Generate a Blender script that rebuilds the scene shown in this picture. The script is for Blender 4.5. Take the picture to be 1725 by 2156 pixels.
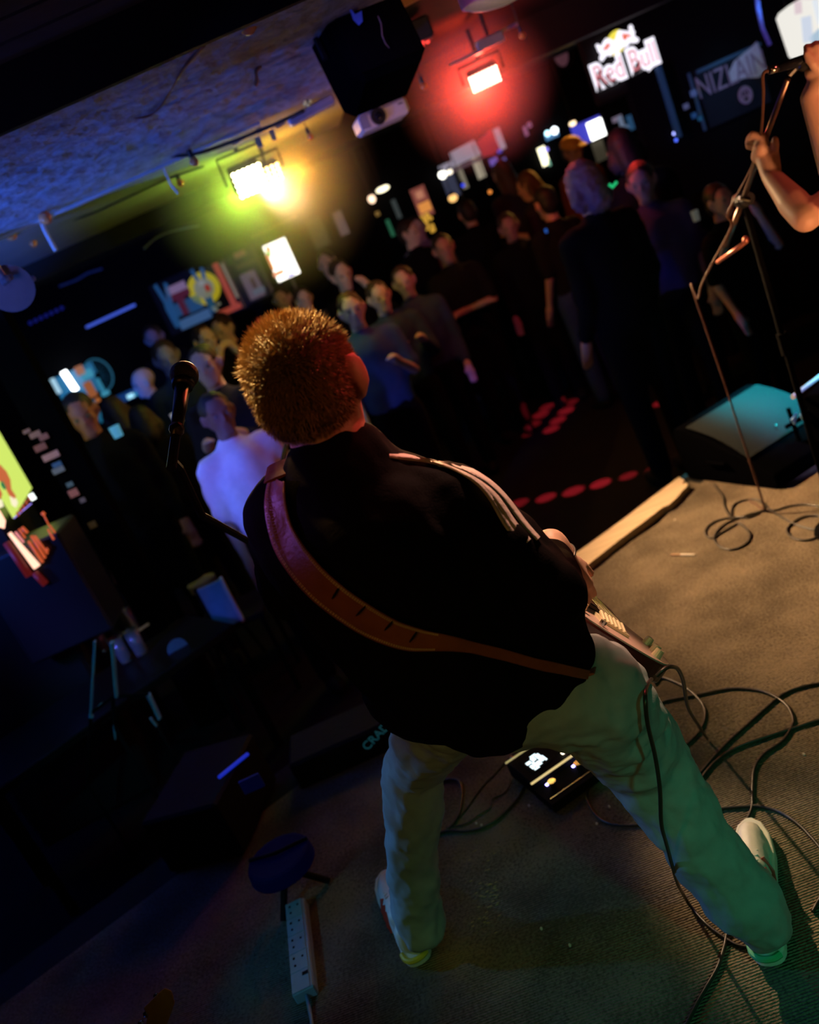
import bpy, bmesh, math, random
import numpy as np
from mathutils import Vector, Matrix, Quaternion
from mathutils.bvhtree import BVHTree
random.seed(7); np.random.seed(7)
for o in list(bpy.data.objects): bpy.data.objects.remove(o)
S = bpy.context.scene; COL = S.collection
W_, H_ = 1725, 2156
# ------------------------------------------------------------ camera
ROLL, PITCH, FPX = math.radians(24), math.radians(17.2), 1900.0
CAM = Vector((0, 0, 1.7))
cr, sr, cp, sp = math.cos(ROLL), math.sin(ROLL), math.cos(PITCH), math.sin(PITCH)
FW = Vector((0, cp, -sp)); RT = Vector((1, 0, 0)); UP = Vector((0, sp, cp))
cam = bpy.data.cameras.new('camera'); camo = bpy.data.objects.new('camera', cam); COL.objects.link(camo)
cx = RT*cr - UP*sr; cy = RT*sr + UP*cr; cz = -FW
camo.matrix_world = Matrix(((cx.x, cy.x, cz.x, CAM.x), (cx.y, cy.y, cz.y, CAM.y), (cx.z, cy.z, cz.z, CAM.z), (0, 0, 0, 1)))
cam.sensor_fit = 'HORIZONTAL'; cam.sensor_width = 24.0; cam.lens = FPX/W_*24.0
cam.clip_start = 0.05
cam.dof.use_dof = True; cam.dof.focus_distance = 1.75; cam.dof.aperture_fstop = 2.2
S.camera = camo
# ------------------------------------------------------------ world, exposure
wd = bpy.data.worlds.new('world'); S.world = wd; wd.use_nodes = True
wd.node_tree.nodes['Background'].inputs[0].default_value = (.5, .8, 1, 1)
wd.node_tree.nodes['Background'].inputs[1].default_value = 0.0006
S.view_settings.view_transform = 'Standard'; S.view_settings.look = 'None'
S.view_settings.exposure = 0.0; S.view_settings.gamma = 1.0; S.view_settings.use_curve_mapping = False
cy_ = S.cycles
cy_.use_denoising = True
try: cy_.denoiser = 'OPENIMAGEDENOISE'
except Exception: pass
cy_.max_bounces = 5; cy_.diffuse_bounces = 2; cy_.glossy_bounces = 3; cy_.transmission_bounces = 4; cy_.volume_bounces = 0
cy_.sample_clamp_indirect = 3.0; cy_.caustics_reflective = False; cy_.caustics_refractive = False
try: cy_.volume_step_rate = 2.0; cy_.volume_max_steps = 64
except Exception: pass

def ray(px, py):
    dx, dy = px-862.5, py-1078.0
    u = dx*cr - dy*sr; v = dx*sr + dy*cr
    return FW + RT*(u/FPX) - UP*(v/FPX)
def P(px, py, D):
    d = ray(px, py); return CAM + d*(D/d.y)
def PZ(px, py, z):
    d = ray(px, py); return CAM + d*((z-CAM.z)/d.z)
def PX(w):
    w = Vector(w)-CAM; z = w.dot(FW); u = w.dot(RT)/z*FPX; v = -w.dot(UP)/z*FPX
    return (862.5 + u*cr + v*sr, 1078.0 - u*sr + v*cr)
def msc(D, px=862, py=1078):                    # metres per pixel at horizontal distance D
    return (P(px, py, D)-CAM).dot(FW)/FPX

# ------------------------------------------------------------ lights: stage lamps, and added unseen spots that each light one part
def spot(name, loc, aim, col, power, cone, blend=.6, rad=.04):
    l = bpy.data.lights.new(name, 'SPOT'); l.color = col; l.energy = power
    l.spot_size = math.radians(cone); l.spot_blend = blend; l.shadow_soft_size = rad
    o = bpy.data.objects.new(name, l); COL.objects.link(o); o.location = loc
    o.rotation_euler = (Vector(aim)-Vector(loc)).to_track_quat('-Z', 'Y').to_euler()
    return o
def point(name, loc, col, power, rad=.03):
    l = bpy.data.lights.new(name, 'POINT'); l.color = col; l.energy = power; l.shadow_soft_size = rad
    o = bpy.data.objects.new(name, l); COL.objects.link(o); o.location = loc; return o
LY = P(528, 382, 5.3); LO = P(574, 368, 5.35); LR = P(1022, 168, 5.5)
FLOOR_Z = -0.30
L_ = {}
L_['key'] = spot('key_spot', LY+Vector((0, -.12, 0)), (1.8, 2.75, 0), (1, .62, .31), 1400, 49, 1, .035)
L_['key2'] = spot('key_body_spot', LO+Vector((.04, -.12, 0)), (-.05, 1.4, 1.35), (1, .58, .22), 560, 22, .8, .03)
L_['red'] = spot('red_spot', LR+Vector((0, -.12, 0)), (.15, 1.42, 1.3), (1, .05, .06), 150, 20, .8, .04)
L_['yglow'] = point('yellow_glow', LY+Vector((-.10, .26, -.02)), (.45, .9, .05), 12)  # hidden points added behind the lamps to make the haze glow
L_['oglow'] = point('orange_glow', LO+Vector((.12, .26, -.02)), (1, .38, .04), 13)
L_['rglow'] = point('red_glow', LR+Vector((0, .26, 0)), (1, .05, .022), 27)
L_['topamber'] = spot('overhead_amber_spot', (-.42, 2.0, 2.44), (-.10, 1.44, 1.66), (1, .58, .19), 480, 14.5, .8, .05)
L_['topred'] = spot('overhead_red_spot', (.95, 2.0, 2.44), (.00, 1.45, 1.56), (1, .06, .07), 55, 20, .9, .05)
L_['armlight'] = spot('overhead_warm_spot', (.80, 2.15, 2.44), tuple(P(1235, 1225, 1.60)), (1, .58, .36), 210, 10.5, .9, .04)  # unseen spot added to light the strumming hand
L_['warmfloor'] = spot('orange_floor_spot', tuple(LO+Vector((.1, -.14, 0))), (1.75, 3.6, 0), (1, .38, .10), 190, 20, 1, .04)
L_['shoulder'] = spot('shoulder_warm_spot', (.75, 2.3, 2.44), tuple(P(985, 1005, 1.42)), (1, .50, .34), 240, 16, .7, .04)
L_['ear'] = spot('red_side_spot', (1.7, .75, 2.0), tuple(P(745, 880, 1.40)), (1, .20, .09), 20, 9, .9, .05)  # added unseen spot that reddens the ear and neck
L_['toe'] = spot('toe_spot', LY+Vector((.05, -.12, 0)), PZ(1590, 1790, .05), (1, .68, .38), 700, 9, .9, .035)  # extra spot added to brighten the right shoe toe
L_['back'] = spot('rear_amber_spot', (-1.6, -.9, 2.2), (-.1, 1.4, 1.4), (1, .36, .08), 16, 40, .8, .12)
L_['green'] = spot('rear_green_spot', (1.0, -1.0, 2.1), (.36, 1.5, .12), (.02, 1, .52), 52, 27, 1, .1)
L_['olive'] = spot('rear_olive_spot', (-.4, -1.2, 2.2), (-.0, 1.8, .30), (.62, .85, .22), 17, 30, 1, .15)
L_['lime'] = spot('left_lime_spot', (-1.0, .3, 2.3), (-.44, 1.86, .02), (.75, 1, .25), 10, 9, 1, .1)
L_['white'] = spot('left_blue_leg_spot', (-2.5, 2.9, .9), (-.33, 1.9, .35), (.12, .45, 1), 75, 22, .8, .05)
L_['teal'] = spot('teal_spot', (2.5, 4.25, 2.25), (1.85, 4.15, .2), (.0, .72, .85), 2800, 24, .9, .05)
L_['mon2'] = spot('violet_monitor_spot', (2.7, 3.3, 2.25), tuple(PZ(1700, 815, .3)), (.42, .36, 1), 260, 14, .8, .05)  # added unseen spot for the violet edge of the second monitor
L_['blue'] = spot('blue_ceiling_spot', (-3.1, 3.0, 1.35), (-2.1, 4.3, 2.32), (.03, .15, 1), 540, 118, 1, .08)
L_['violet'] = spot('violet_ceiling_spot', (-.9, 2.0, 1.9), (-.35, 3.8, 2.32), (.26, .22, 1), 4, 110, 1, .1)
L_['uv'] = spot('violet_spot', (-2.3, 1.0, 2.15), tuple(P(490, 985, 4.2)), (.15, .16, 1), 340, 13, .8, .05)
L_['uv2'] = spot('violet_shoulder_spot', (-2.2, 1.7, 2.15), tuple(P(572, 1040, 1.46)), (.36, .15, 1), 90, 8, .9, .05)
L_['crowdblue'] = spot('blue_crowd_spot', (-2.0, 2.2, 2.2), (-.6, 7.0, 1.2), (.2, .35, 1), 70, 44, .8, .05)
L_['crowdpurple'] = spot('purple_crowd_spot', (.2, 2.6, 2.2), (1.8, 7, 1.2), (.35, .2, 1), 9, 50, .8, .05)
L_['amberbar'] = spot('amber_bar_spot', (3.2, 9.0, 2.2), (1.4, 6.5, 1.4), (1, .45, .08), 90, 60, .8, .05)
L_['crowdred'] = spot('red_crowd_spot', LR+Vector((.6, .4, .1)), tuple(P(1400, 450, 5.0)), (1, .04, .03), 130, 20, .5, .03)
L_['proj'] = spot('violet_fixture_spot', (-.15, 3.55, 1.95), tuple(P(800, 240, 4.3)), (.42, .20, 1), 5, 26, .7, .05)
L_['bannerlight'] = spot('banner_spot', tuple(P(1590, 120, 6.4)+Vector((0, -.25, .35))), tuple(P(1560, 170, 6.9)), (.12, .5, .8), 7, 55, .8, .05)

# ------------------------------------------------------------ materials
MATS = {}
def mat(name, col, rough=.6, metal=0., emit=None, es=0., noise=.15, nscale=30., bump=0., bscale=None, spec=.5, alpha=1., trans=0., sheen=0., sss=0.):
    if name in MATS: return MATS[name]
    m = bpy.data.materials.new(name); m.use_nodes = True; nt = m.node_tree; N = nt.nodes; K = nt.links
    b = N['Principled BSDF']
    b.inputs['Roughness'].default_value = rough; b.inputs['Metallic'].default_value = metal
    b.inputs['Specular IOR Level'].default_value = spec
    tc = N.new('ShaderNodeTexCoord'); nz = N.new('ShaderNodeTexNoise'); nz.inputs['Scale'].default_value = nscale; nz.inputs['Detail'].default_value = 4
    K.new(tc.outputs['Object'], nz.inputs['Vector'])
    mx = N.new('ShaderNodeMix'); mx.data_type = 'RGBA'
    c = tuple(col[:3])
    mx.inputs[6].default_value = tuple(x*(1-noise) for x in c)+(1,); mx.inputs[7].default_value = tuple(min(1, x*(1+noise)) for x in c)+(1,)
    K.new(nz.outputs['Fac'], mx.inputs[0]); K.new(mx.outputs[2], b.inputs['Base Color'])
    if bump:
        n2 = N.new('ShaderNodeTexNoise'); n2.inputs['Scale'].default_value = bscale or nscale*2; n2.inputs['Detail'].default_value = 5
        K.new(tc.outputs['Object'], n2.inputs['Vector'])
        bp = N.new('ShaderNodeBump'); bp.inputs['Strength'].default_value = bump; bp.inputs['Distance'].default_value = .01
        K.new(n2.outputs['Fac'], bp.inputs['Height']); K.new(bp.outputs[0], b.inputs['Normal'])
    if emit: b.inputs['Emission Color'].default_value = tuple(emit)+(1,); b.inputs['Emission Strength'].default_value = es
    if trans: b.inputs['Transmission Weight'].default_value = trans
    if sheen: b.inputs['Sheen Weight'].default_value = sheen
    if sss: b.inputs['Subsurface Weight'].default_value = sss; b.inputs['Subsurface Radius'].default_value = (.012, .004, .002); b.inputs['Subsurface Scale'].default_value = 1.0
    MATS[name] = m; return m
def glow(name, col, s): return mat('glow_'+name, (0, 0, 0), .5, emit=col, es=s, noise=0)  # also put on things that are no lamps, painting their dim light

# ------------------------------------------------------------ object helpers
def link(o, parent=None):
    COL.objects.link(o)
    if parent is not None:
        o.parent = parent; o.matrix_parent_inverse = Matrix.Translation(parent.location).inverted()
    return o
def tag(o, label=None, cat=None, group=None, kind=None):
    if label: o['label'] = label
    if cat: o['category'] = cat
    if group: o['group'] = group
    if kind: o['kind'] = kind
    return o
def thing(name, label, cat, loc=(0, 0, 0), group=None):
    o = bpy.data.objects.new(name, None); o.empty_display_size = .05; o.location = loc; COL.objects.link(o)
    return tag(o, label, cat, group)
class MB:
    def __init__(s): s.v = []; s.f = []
    def add(s, vs, fs):
        n = len(s.v); s.v += [tuple(v) for v in vs]; s.f += [tuple(n+i for i in f) for f in fs]; return s
    def box(s, c, d, rot=None):
        c = Vector(c); hx, hy, hz = d[0]/2, d[1]/2, d[2]/2
        vs = [Vector((x, y, z)) for x in (-hx, hx) for y in (-hy, hy) for z in (-hz, hz)]
        if rot is not None: vs = [rot @ v for v in vs]
        return s.add([c+v for v in vs], [(0, 1, 3, 2), (4, 6, 7, 5), (0, 4, 5, 1), (2, 3, 7, 6), (0, 2, 6, 4), (1, 5, 7, 3)])
    def bev(s, c, d, rot=None, b=.01):          # box with chamfered edges
        c = Vector(c); h = [x/2 for x in d]; b = min(b, min(h)*.9); vs = []; idx = {}
        for sx in (-1, 1):
            for sy in (-1, 1):
                for sz in (-1, 1):
                    for a in range(3):
                        q = [sx*h[0], sy*h[1], sz*h[2]]
                        for k in range(3):
                            if k != a: q[k] -= (sx, sy, sz)[k]*b
                        idx[(sx, sy, sz, a)] = len(vs); v = Vector(q); vs.append(c+(rot @ v if rot is not None else v))
        fs = []
        for a in range(3):
            b1, b2 = (a+1) % 3, (a+2) % 3
            for sg in (-1, 1):
                loop = []
                for (p, q) in ((-1, -1), (1, -1), (1, 1), (-1, 1)):
                    k = [0, 0, 0]; k[a] = sg; k[b1] = p; k[b2] = q; loop.append(idx[(*k, a)])
                fs.append(tuple(loop if sg > 0 else loop[::-1]))
        for a in range(3):                       # edge chamfers along axis a
            b1, b2 = (a+1) % 3, (a+2) % 3
            for p in (-1, 1):
                for q in (-1, 1):
                    e = []
                    for sg in (-1, 1):
                        k = [0, 0, 0]; k[a] = sg; k[b1] = p; k[b2] = q; e.append((idx[(*k, b1)], idx[(*k, b2)]))
                    l = [e[0][0], e[1][0], e[1][1], e[0][1]]
                    fs.append(tuple(l if p*q < 0 else l[::-1]))
        for sx in (-1, 1):
            for sy in (-1, 1):
                for sz in (-1, 1):
                    l = [idx[(sx, sy, sz, a)] for a in range(3)]
                    fs.append(tuple(l if sx*sy*sz > 0 else l[::-1]))
        return s.add(vs, fs)
    def cyl(s, p0, p1, r0, r1=None, n=16, cap=True):
        p0, p1 = Vector(p0), Vector(p1); r1 = r0 if r1 is None else r1
        d = (p1-p0); q = d.to_track_quat('Z', 'Y'); a = q @ Vector((1, 0, 0)); b = q @ Vector((0, 1, 0)); vs = []
        for p, r in ((p0, r0), (p1, r1)):
            vs += [p+(a*math.cos(t*2*math.pi/n)+b*math.sin(t*2*math.pi/n))*r for t in range(n)]
        fs = [(i, (i+1) % n, n+(i+1) % n, n+i) for i in range(n)]
        if cap: fs += [tuple(range(n-1, -1, -1)), tuple(range(n, 2*n))]
        return s.add(vs, fs)
    def tube(s, pts, r, n=8, closed=False, flat=None):
        pts = [Vector(p) for p in pts]; m = len(pts); vs = []; up = Vector((0, 0, 1)); prev = None
        for i, p in enumerate(pts):
            t = (pts[min(i+1, m-1)]-pts[max(i-1, 0)])
            if t.length < 1e-9: t = Vector((0, 0, 1))
            t.normalize()
            if prev is None:
                a = t.cross(up)
                if a.length < .1: a = t.cross(Vector((1, 0, 0)))
            else: a = prev-t*prev.dot(t)
            a.normalize(); prev = a.copy(); b = t.cross(a); rr = r[i] if isinstance(r, (list, tuple)) else r
            vs += [p+(a*math.cos(k*2*math.pi/n)+b*math.sin(k*2*math.pi/n)*(flat or 1))*rr for k in range(n)]
        fs = [(i*n+k, i*n+(k+1) % n, (i+1)*n+(k+1) % n, (i+1)*n+k) for i in range(m-1) for k in range(n)]
        fs += [tuple(range(n-1, -1, -1)), tuple(range((m-1)*n, m*n))]
        return s.add(vs, fs)
    def ball(s, c, r, n=12, rot=None):          # r scalar or 3 radii
        c = Vector(c); rr = (r, r, r) if not isinstance(r, (tuple, list)) else r; vs = []; h = n//2
        for i in range(h+1):
            th = math.pi*i/h
            for k in range(n):
                ph = 2*math.pi*k/n; v = Vector((rr[0]*math.sin(th)*math.cos(ph), rr[1]*math.sin(th)*math.sin(ph), rr[2]*math.cos(th)))
                vs.append(c+(rot @ v if rot is not None else v))
        fs = []
        for i in range(h):
            for k in range(n):
                a, b, cc, d = i*n+k, i*n+(k+1) % n, (i+1)*n+(k+1) % n, (i+1)*n+k
                fs.append((a, d, cc) if i == 0 else ((a, d, b) if i == h-1 else (a, d, cc, b)))
        return s.add(vs, fs)
    def cap(s, p0, p1, r0, r1=None, n=12):      # tapered capsule
        r1 = r0 if r1 is None else r1; p0, p1 = Vector(p0), Vector(p1); d = p1-p0
        if d.length < 1e-5: return s.ball(p0, max(r0, r1), n)
        t = d.normalized(); pts = []; rs = []
        for a in (80, 55, 28): pts.append(p0-t*r0*math.sin(math.radians(a))); rs.append(r0*math.cos(math.radians(a)))
        pts.append(p0); rs.append(r0); pts.append(p1); rs.append(r1)
        for a in (28, 55, 80): pts.append(p1+t*r1*math.sin(math.radians(a))); rs.append(r1*math.cos(math.radians(a)))
        return s.tube(pts, rs, n)
    def chain(s, pts, rs, n=12):
        for i in range(len(pts)-1): s.cap(pts[i], pts[i+1], rs[i], rs[i+1], n)
        return s
    def prism(s, poly, M, h):                   # polygon in local XY extruded along local Z by h
        n = len(poly); vs = [M @ Vector((x, y, 0)) for x, y in poly]+[M @ Vector((x, y, h)) for x, y in poly]
        return s.add(vs, [tuple(range(n-1, -1, -1)), tuple(range(n, 2*n))]+[(i, (i+1) % n, n+(i+1) % n, n+i) for i in range(n)])
    def build(s, name, m, parent=None, smooth=False, bevel=0, remesh=0, smoothit=0, disp=None, kind=None, label=None, subsurf=0):
        me = bpy.data.meshes.new(name); me.from_pydata([tuple(v) for v in s.v], [], s.f); me.update()
        if smooth or remesh: me.shade_smooth()
        me.materials.append(m)
        o = bpy.data.objects.new(name, me); link(o, parent)
        if remesh:
            r = o.modifiers.new('r', 'REMESH'); r.mode = 'VOXEL'; r.voxel_size = remesh; r.use_smooth_shade = True
            if smoothit: q = o.modifiers.new('s', 'SMOOTH'); q.factor = .5; q.iterations = smoothit
        if disp:
            tx = bpy.data.textures.get(disp[2]) or bpy.data.textures.new(disp[2], 'CLOUDS'); tx.noise_scale = disp[1]; tx.noise_depth = 2
            q = o.modifiers.new('d', 'DISPLACE'); q.texture = tx; q.strength = disp[0]; q.mid_level = .5
        if bevel: q = o.modifiers.new('b', 'BEVEL'); q.width = bevel; q.segments = 2; q.limit_method = 'ANGLE'
        if subsurf: q = o.modifiers.new('u', 'SUBSURF'); q.levels = q.render_levels = subsurf
        if kind: o['kind'] = kind
        if label: o['label'] = label
        return o
def smoothpath(pts, k=6):
    pts = [Vector(p) for p in pts]; out = []
    for i in range(len(pts)-1):
        p0, p1, p2, p3 = pts[max(i-1, 0)], pts[i], pts[i+1], pts[min(i+2, len(pts)-1)]
        for j in range(k):
            t = j/k; out.append(.5*((2*p1)+(p2-p0)*t+(2*p0-5*p1+4*p2-p3)*t*t+(3*p1-p0-3*p2+p3)*t**3))
    out.append(pts[-1]); return out
def text(name, s, size, loc, m, parent=None, rot=(math.pi/2, 0, 0), ext=.002, offset=0., xs=1., shear=0., bold=0, kind=None):
    c = bpy.data.curves.new(name, 'FONT'); c.body = s; c.size = size; c.extrude = ext; c.align_x = 'CENTER'; c.align_y = 'CENTER'; c.offset = offset; c.shear = shear
    c.materials.append(m); o = bpy.data.objects.new(name, c); o.location = loc
    o.rotation_euler = rot; o.scale = (xs, 1, 1)
    COL.objects.link(o)
    dg = bpy.context.evaluated_depsgraph_get(); me = bpy.data.meshes.new_from_object(o.evaluated_get(dg))
    mw = Matrix.LocRotScale(Vector(loc), o.rotation_euler.to_quaternion(), Vector((xs, 1, 1)))
    me.transform(mw); bpy.data.objects.remove(o)
    q = bpy.data.objects.new(name, me); link(q, parent)
    return q
def fr(c, x, z):                                # frame: local X=x, Y=z(up), Z = x cross up
    x = Vector(x).normalized(); z = Vector(z).normalized(); n = x.cross(z); n.normalize()
    return Matrix(((x.x, z.x, n.x, c[0]), (x.y, z.y, n.y, c[1]), (x.z, z.z, n.z, c[2]), (0, 0, 0, 1)))
# ============================================================ SETTING
def ribmat():
    m = mat('carpet', (.20, .155, .105), .95, noise=.35, nscale=9, spec=.1); nt = m.node_tree; N = nt.nodes; K = nt.links; b = N['Principled BSDF']
    tc = N.new('ShaderNodeTexCoord'); mp = N.new('ShaderNodeMapping'); mp.inputs['Rotation'].default_value = (0, 0, math.radians(4))
    K.new(tc.outputs['Object'], mp.inputs['Vector'])
    w = N.new('ShaderNodeTexWave'); w.bands_direction = 'Y'; w.inputs['Scale'].default_value = 42; w.inputs['Distortion'].default_value = 2.2; w.inputs['Detail'].default_value = 2; w.inputs['Detail Scale'].default_value = 4
    K.new(mp.outputs[0], w.inputs['Vector'])
    n = N.new('ShaderNodeTexNoise'); n.inputs['Scale'].default_value = 120; n.inputs['Detail'].default_value = 3; K.new(tc.outputs['Object'], n.inputs['Vector'])
    n3 = N.new('ShaderNodeTexNoise'); n3.inputs['Scale'].default_value = 3.0; n3.inputs['Detail'].default_value = 3; K.new(tc.outputs['Object'], n3.inputs['Vector'])
    a = N.new('ShaderNodeMath'); a.operation = 'ADD'; K.new(w.outputs['Fac'], a.inputs[0]); K.new(n.outputs['Fac'], a.inputs[1])
    bp = N.new('ShaderNodeBump'); bp.inputs['Strength'].default_value = 1.0; bp.inputs['Distance'].default_value = .0035
    K.new(a.outputs[0], bp.inputs['Height']); K.new(bp.outputs[0], b.inputs['Normal'])
    mul = N.new('ShaderNodeMix'); mul.data_type = 'RGBA'; mul.blend_type = 'MULTIPLY'; mul.inputs[0].default_value = .75
    src = b.inputs['Base Color'].links[0].from_socket
    rr = N.new('ShaderNodeMapRange'); rr.inputs[1].default_value = .3; rr.inputs[2].default_value = .62; rr.inputs[3].default_value = .30; rr.inputs[4].default_value = 1.25
    sm = N.new('ShaderNodeMath'); sm.operation = 'MULTIPLY'; K.new(n.outputs['Fac'], sm.inputs[0]); K.new(n3.outputs['Fac'], sm.inputs[1])
    s2 = N.new('ShaderNodeMath'); s2.operation = 'MULTIPLY'; s2.inputs[1].default_value = 2.; K.new(sm.outputs[0], s2.inputs[0])
    K.new(s2.outputs[0], rr.inputs[0]); K.new(src, mul.inputs[6]); K.new(rr.outputs[0], mul.inputs[7]); K.new(mul.outputs[2], b.inputs['Base Color'])
    return m
M_black = mat('black_paint', (.006, .006, .007), .75, bump=.2, spec=.2)
M_blk = mat('black_plastic', (.014, .014, .016), .35)
M_dark = mat('dark_wall', (.004, .004, .005), 1, spec=.1, noise=.5, nscale=3, bump=.3)
M_floor = mat('dark_floor', (.011, .010, .011), 1, spec=.1, noise=.3, nscale=4)
M_plaster = mat('rough_plaster', (.30, .31, .38), .9, noise=.75, nscale=14, bump=1.0, bscale=11)
for n_ in M_plaster.node_tree.nodes:
    if n_.type == 'BUMP': n_.inputs['Distance'].default_value = .06
M_ceilp = mat('painted_ceiling', (.20, .21, .24), .8, noise=.2, nscale=5, bump=.15)
M_board = mat('ceiling_boards', (.05, .04, .035), .7, noise=.4, nscale=12, bump=.3)
def struct(name, mb, m, parent=None, **k):
    o = mb.build(name, m, parent, **k)
    if parent is None: o['kind'] = 'structure'
    return o
struct('floor', MB().box((.6, 4.2, FLOOR_Z-.05), (9.2, 12.6, .1)), M_floor)
eA, eB = PZ(1209, 1166, 0), PZ(1432, 1003, 0); ed = (eB-eA).normalized(); en = Vector((ed.y, -ed.x, 0))
def on_edge(x): return eA+ed*((x-eA.x)/ed.x)
sL, sR = on_edge(-3.4), on_edge(3.4)
I4 = Matrix.Translation((0, 0, FLOOR_Z)); I0 = Matrix.Translation((0, 0, -.006))
st = struct('stage_floor', MB().prism([(-3.4, -1.9), (4.6, -1.9), (4.6, sR.y), (sR.x, sR.y), (sL.x, sL.y)], I4, -FLOOR_Z-.006), M_black)
nb = en*.16
cut = [(-3.4, -1.9), (4.6, -1.9), (4.6, sR.y-.3), (sR.x+nb.x, sR.y+nb.y)]+[(q.x, q.y) for q in (PZ(1475, 1018, 0), PZ(1452, 1013, 0), PZ(1432, 1036, 0), PZ(1405, 1083, 0), PZ(1385, 1103, 0), PZ(1222, 1213, 0))]+[(sL.x+nb.x, sL.y+nb.y)]
cut = [c for c in cut if True]
M_carpet = ribmat()
struct('carpet', MB().prism(cut, I0, .006), M_carpet, st)
# audience platform at the bar, walls, ceiling
struct('floor_bar', MB().box((.6, 9.2, FLOOR_Z+.09), (9.2, 2.4, .18)), M_dark)
struct('wall_back', MB().box((.6, 10.45, 1.1), (9.2, .1, 2.8)), M_dark)
struct('wall_left', MB().box((-4.05, 4.2, 1.1), (.1, 12.6, 2.8)), M_dark)
struct('wall_right', MB().box((5.25, 4.2, 1.1), (.1, 12.6, 2.8)), M_dark)
struct('wall_rear', MB().box((.6, -2.05, 1.1), (9.2, .1, 2.8)), M_dark)
struct('wall_partition', MB().box((4.0, 7.06, 1.1), (2.5, .12, 2.8)), M_dark)
ce = struct('ceiling', MB().box((.6, 4.2, 2.53), (9.2, 12.6, .1)), M_black)
for i in range(15):                              # dark boards of the near ceiling
    y = .62+i*.148; MB().box((.6, y, 2.472-.004*(i % 3)), (9.2, .138, .018)).build('plank', M_board, ce)
struct('trim_1', MB().box((-1.72, 3.70, 2.375), (4.66, 1.82, .11)), M_plaster)
struct('trim_2', MB().box((-1.72, 5.52, 2.40), (4.66, 1.78, .12)), M_ceilp)
struct('trim_5', MB().box((.6, 2.775, 2.39), (9.2, .03, .17)), M_black)  # black board added to keep the lit near face dark
struct('trim_3', MB().box((.6, 6.5, 2.36), (9.2, .16, .26)), M_black)
# light-coloured edging strip between the two ceiling panels, with dark cable clips
struct('trim_4', MB().box((-1.95, 4.66, 2.318), (4.1, .045, .012)), mat('pale_trim', (.45, .42, .45), .6))

# worn timber batten on the stage edge
bt = thing('timber_batten', 'long pale worn timber batten nailed along the stage edge, splintered at its far end', 'batten', tuple(PZ(1320, 1100, 0)))
top = [PZ(x, y, .03) for x, y in ((1209, 1167), (1260, 1131), (1320, 1087), (1380, 1041), (1430, 1004), (1441, 1010), (1437, 1020), (1447, 1016), (1449, 1022), (1436, 1034), (1427, 1046), (1410, 1062), (1395, 1068), (1380, 1080), (1350, 1103), (1300, 1140), (1222, 1202))]
top = [eA-ed*.5+Vector((0, 0, .03))-Vector((0, 0, eA.z))]+top+[top[-1]-ed*.5]
cc = sum(top, Vector())/len(top)
mbb = MB(); n = len(top); mbb.add([(p.x, p.y, -.004) for p in top]+[(p.x, p.y, .03) for p in top], [tuple(range(n-1, -1, -1)), tuple(range(n, 2*n))]+[(i, (i+1) % n, n+(i+1) % n, n+i) for i in range(n)])
mw = mat('pale_timber', (.60, .44, .28), .8, noise=.5, nscale=60, bump=.4, bscale=140)
mp = mw.node_tree.nodes.new('ShaderNodeMapping'); mp.inputs['Rotation'].default_value = (0, 0, -math.atan2(ed.y, ed.x)); mp.inputs['Scale'].default_value = (.05, 1, 1)
for l in list(mw.node_tree.links):
    if l.from_node.type == 'TEX_COORD': s_, t_ = l.from_socket, l.to_socket; mw.node_tree.links.new(mp.outputs[0], t_)
mw.node_tree.links.new([n_ for n_ in mw.node_tree.nodes if n_.type == 'TEX_COORD'][0].outputs['Object'], mp.inputs['Vector'])
mbb.build('board', mw, bt)

# ============================================================ PEOPLE
M_skin = mat('skin', (.62, .34, .24), .5, noise=.1, sss=.0, bump=.06, bscale=300)
M_skin2 = mat('skin_pale', (.68, .40, .29), .5, noise=.08)
def head(mb, c, f, u, s=1., fine=True):
    """skull, jaw, ears, nose, lips, brow as overlapping solids; f forward, u up"""
    f = Vector(f).normalized(); u = Vector(u); u = (u-f*u.dot(f)).normalized(); r = f.cross(u); R = Matrix((r, f, u)).transposed()
    g = lambda x, y, z: Vector(c)+R @ Vector((x*s, y*s, z*s))
    e = lambda p, rr, n=14: mb.ball(g(*p), tuple(q*s for q in rr), n, R)
    e((0, -.008, .028), (.076, .098, .088), 18); e((0, .030, -.030), (.060, .062, .078), 16)
    mb.cap(g(-.045, .0, -.035), g(-.022, .06, -.088), .026*s, .02*s); mb.cap(g(.045, .0, -.035), g(.022, .06, -.088), .026*s, .02*s)
    mb.cap(g(-.018, .072, -.092), g(.018, .072, -.092), .018*s)          # chin
    mb.cap(g(0, .088, .018), g(0, .106, -.018), .008*s, .013*s); mb.ball(g(0, .104, -.022), .013*s)
    mb.cap(g(-.045, .076, .03), g(-.015, .088, .026), .011*s); mb.cap(g(.045, .076, .03), g(.015, .088, .026), .011*s)
    mb.cap(g(-.02, .088, -.052), g(.02, .088, -.052), .0085*s); mb.cap(g(-.016, .087, -.062), g(.016, .087, -.062), .0085*s)
    for sx in (-1, 1):                                                  # cheekbones, ears
        mb.ball(g(sx*.042, .066, -.012), .02*s)
        q = Matrix.Rotation(sx*math.radians(-34), 3, 'Z')
        mb.ball(g(sx*.087, -.008, .002), (.0095*s, .021*s, .034*s), 12, R @ q); mb.ball(g(sx*.079, -.0, -.026), (.009*s, .012*s, .014*s), 10, R)
        mb.cap(g(sx*.072, .004, .0), g(sx*.083, -.008, .0), .014*s, .012*s)
    return g
def eyes(g, s, parent):
    for sx in (-1, 1):
        MB().ball(g(sx*.031, .079, .006), .0125*s, 10).build('eye', mat('eye', (.7, .7, .72), .2), parent, smooth=True)
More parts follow.
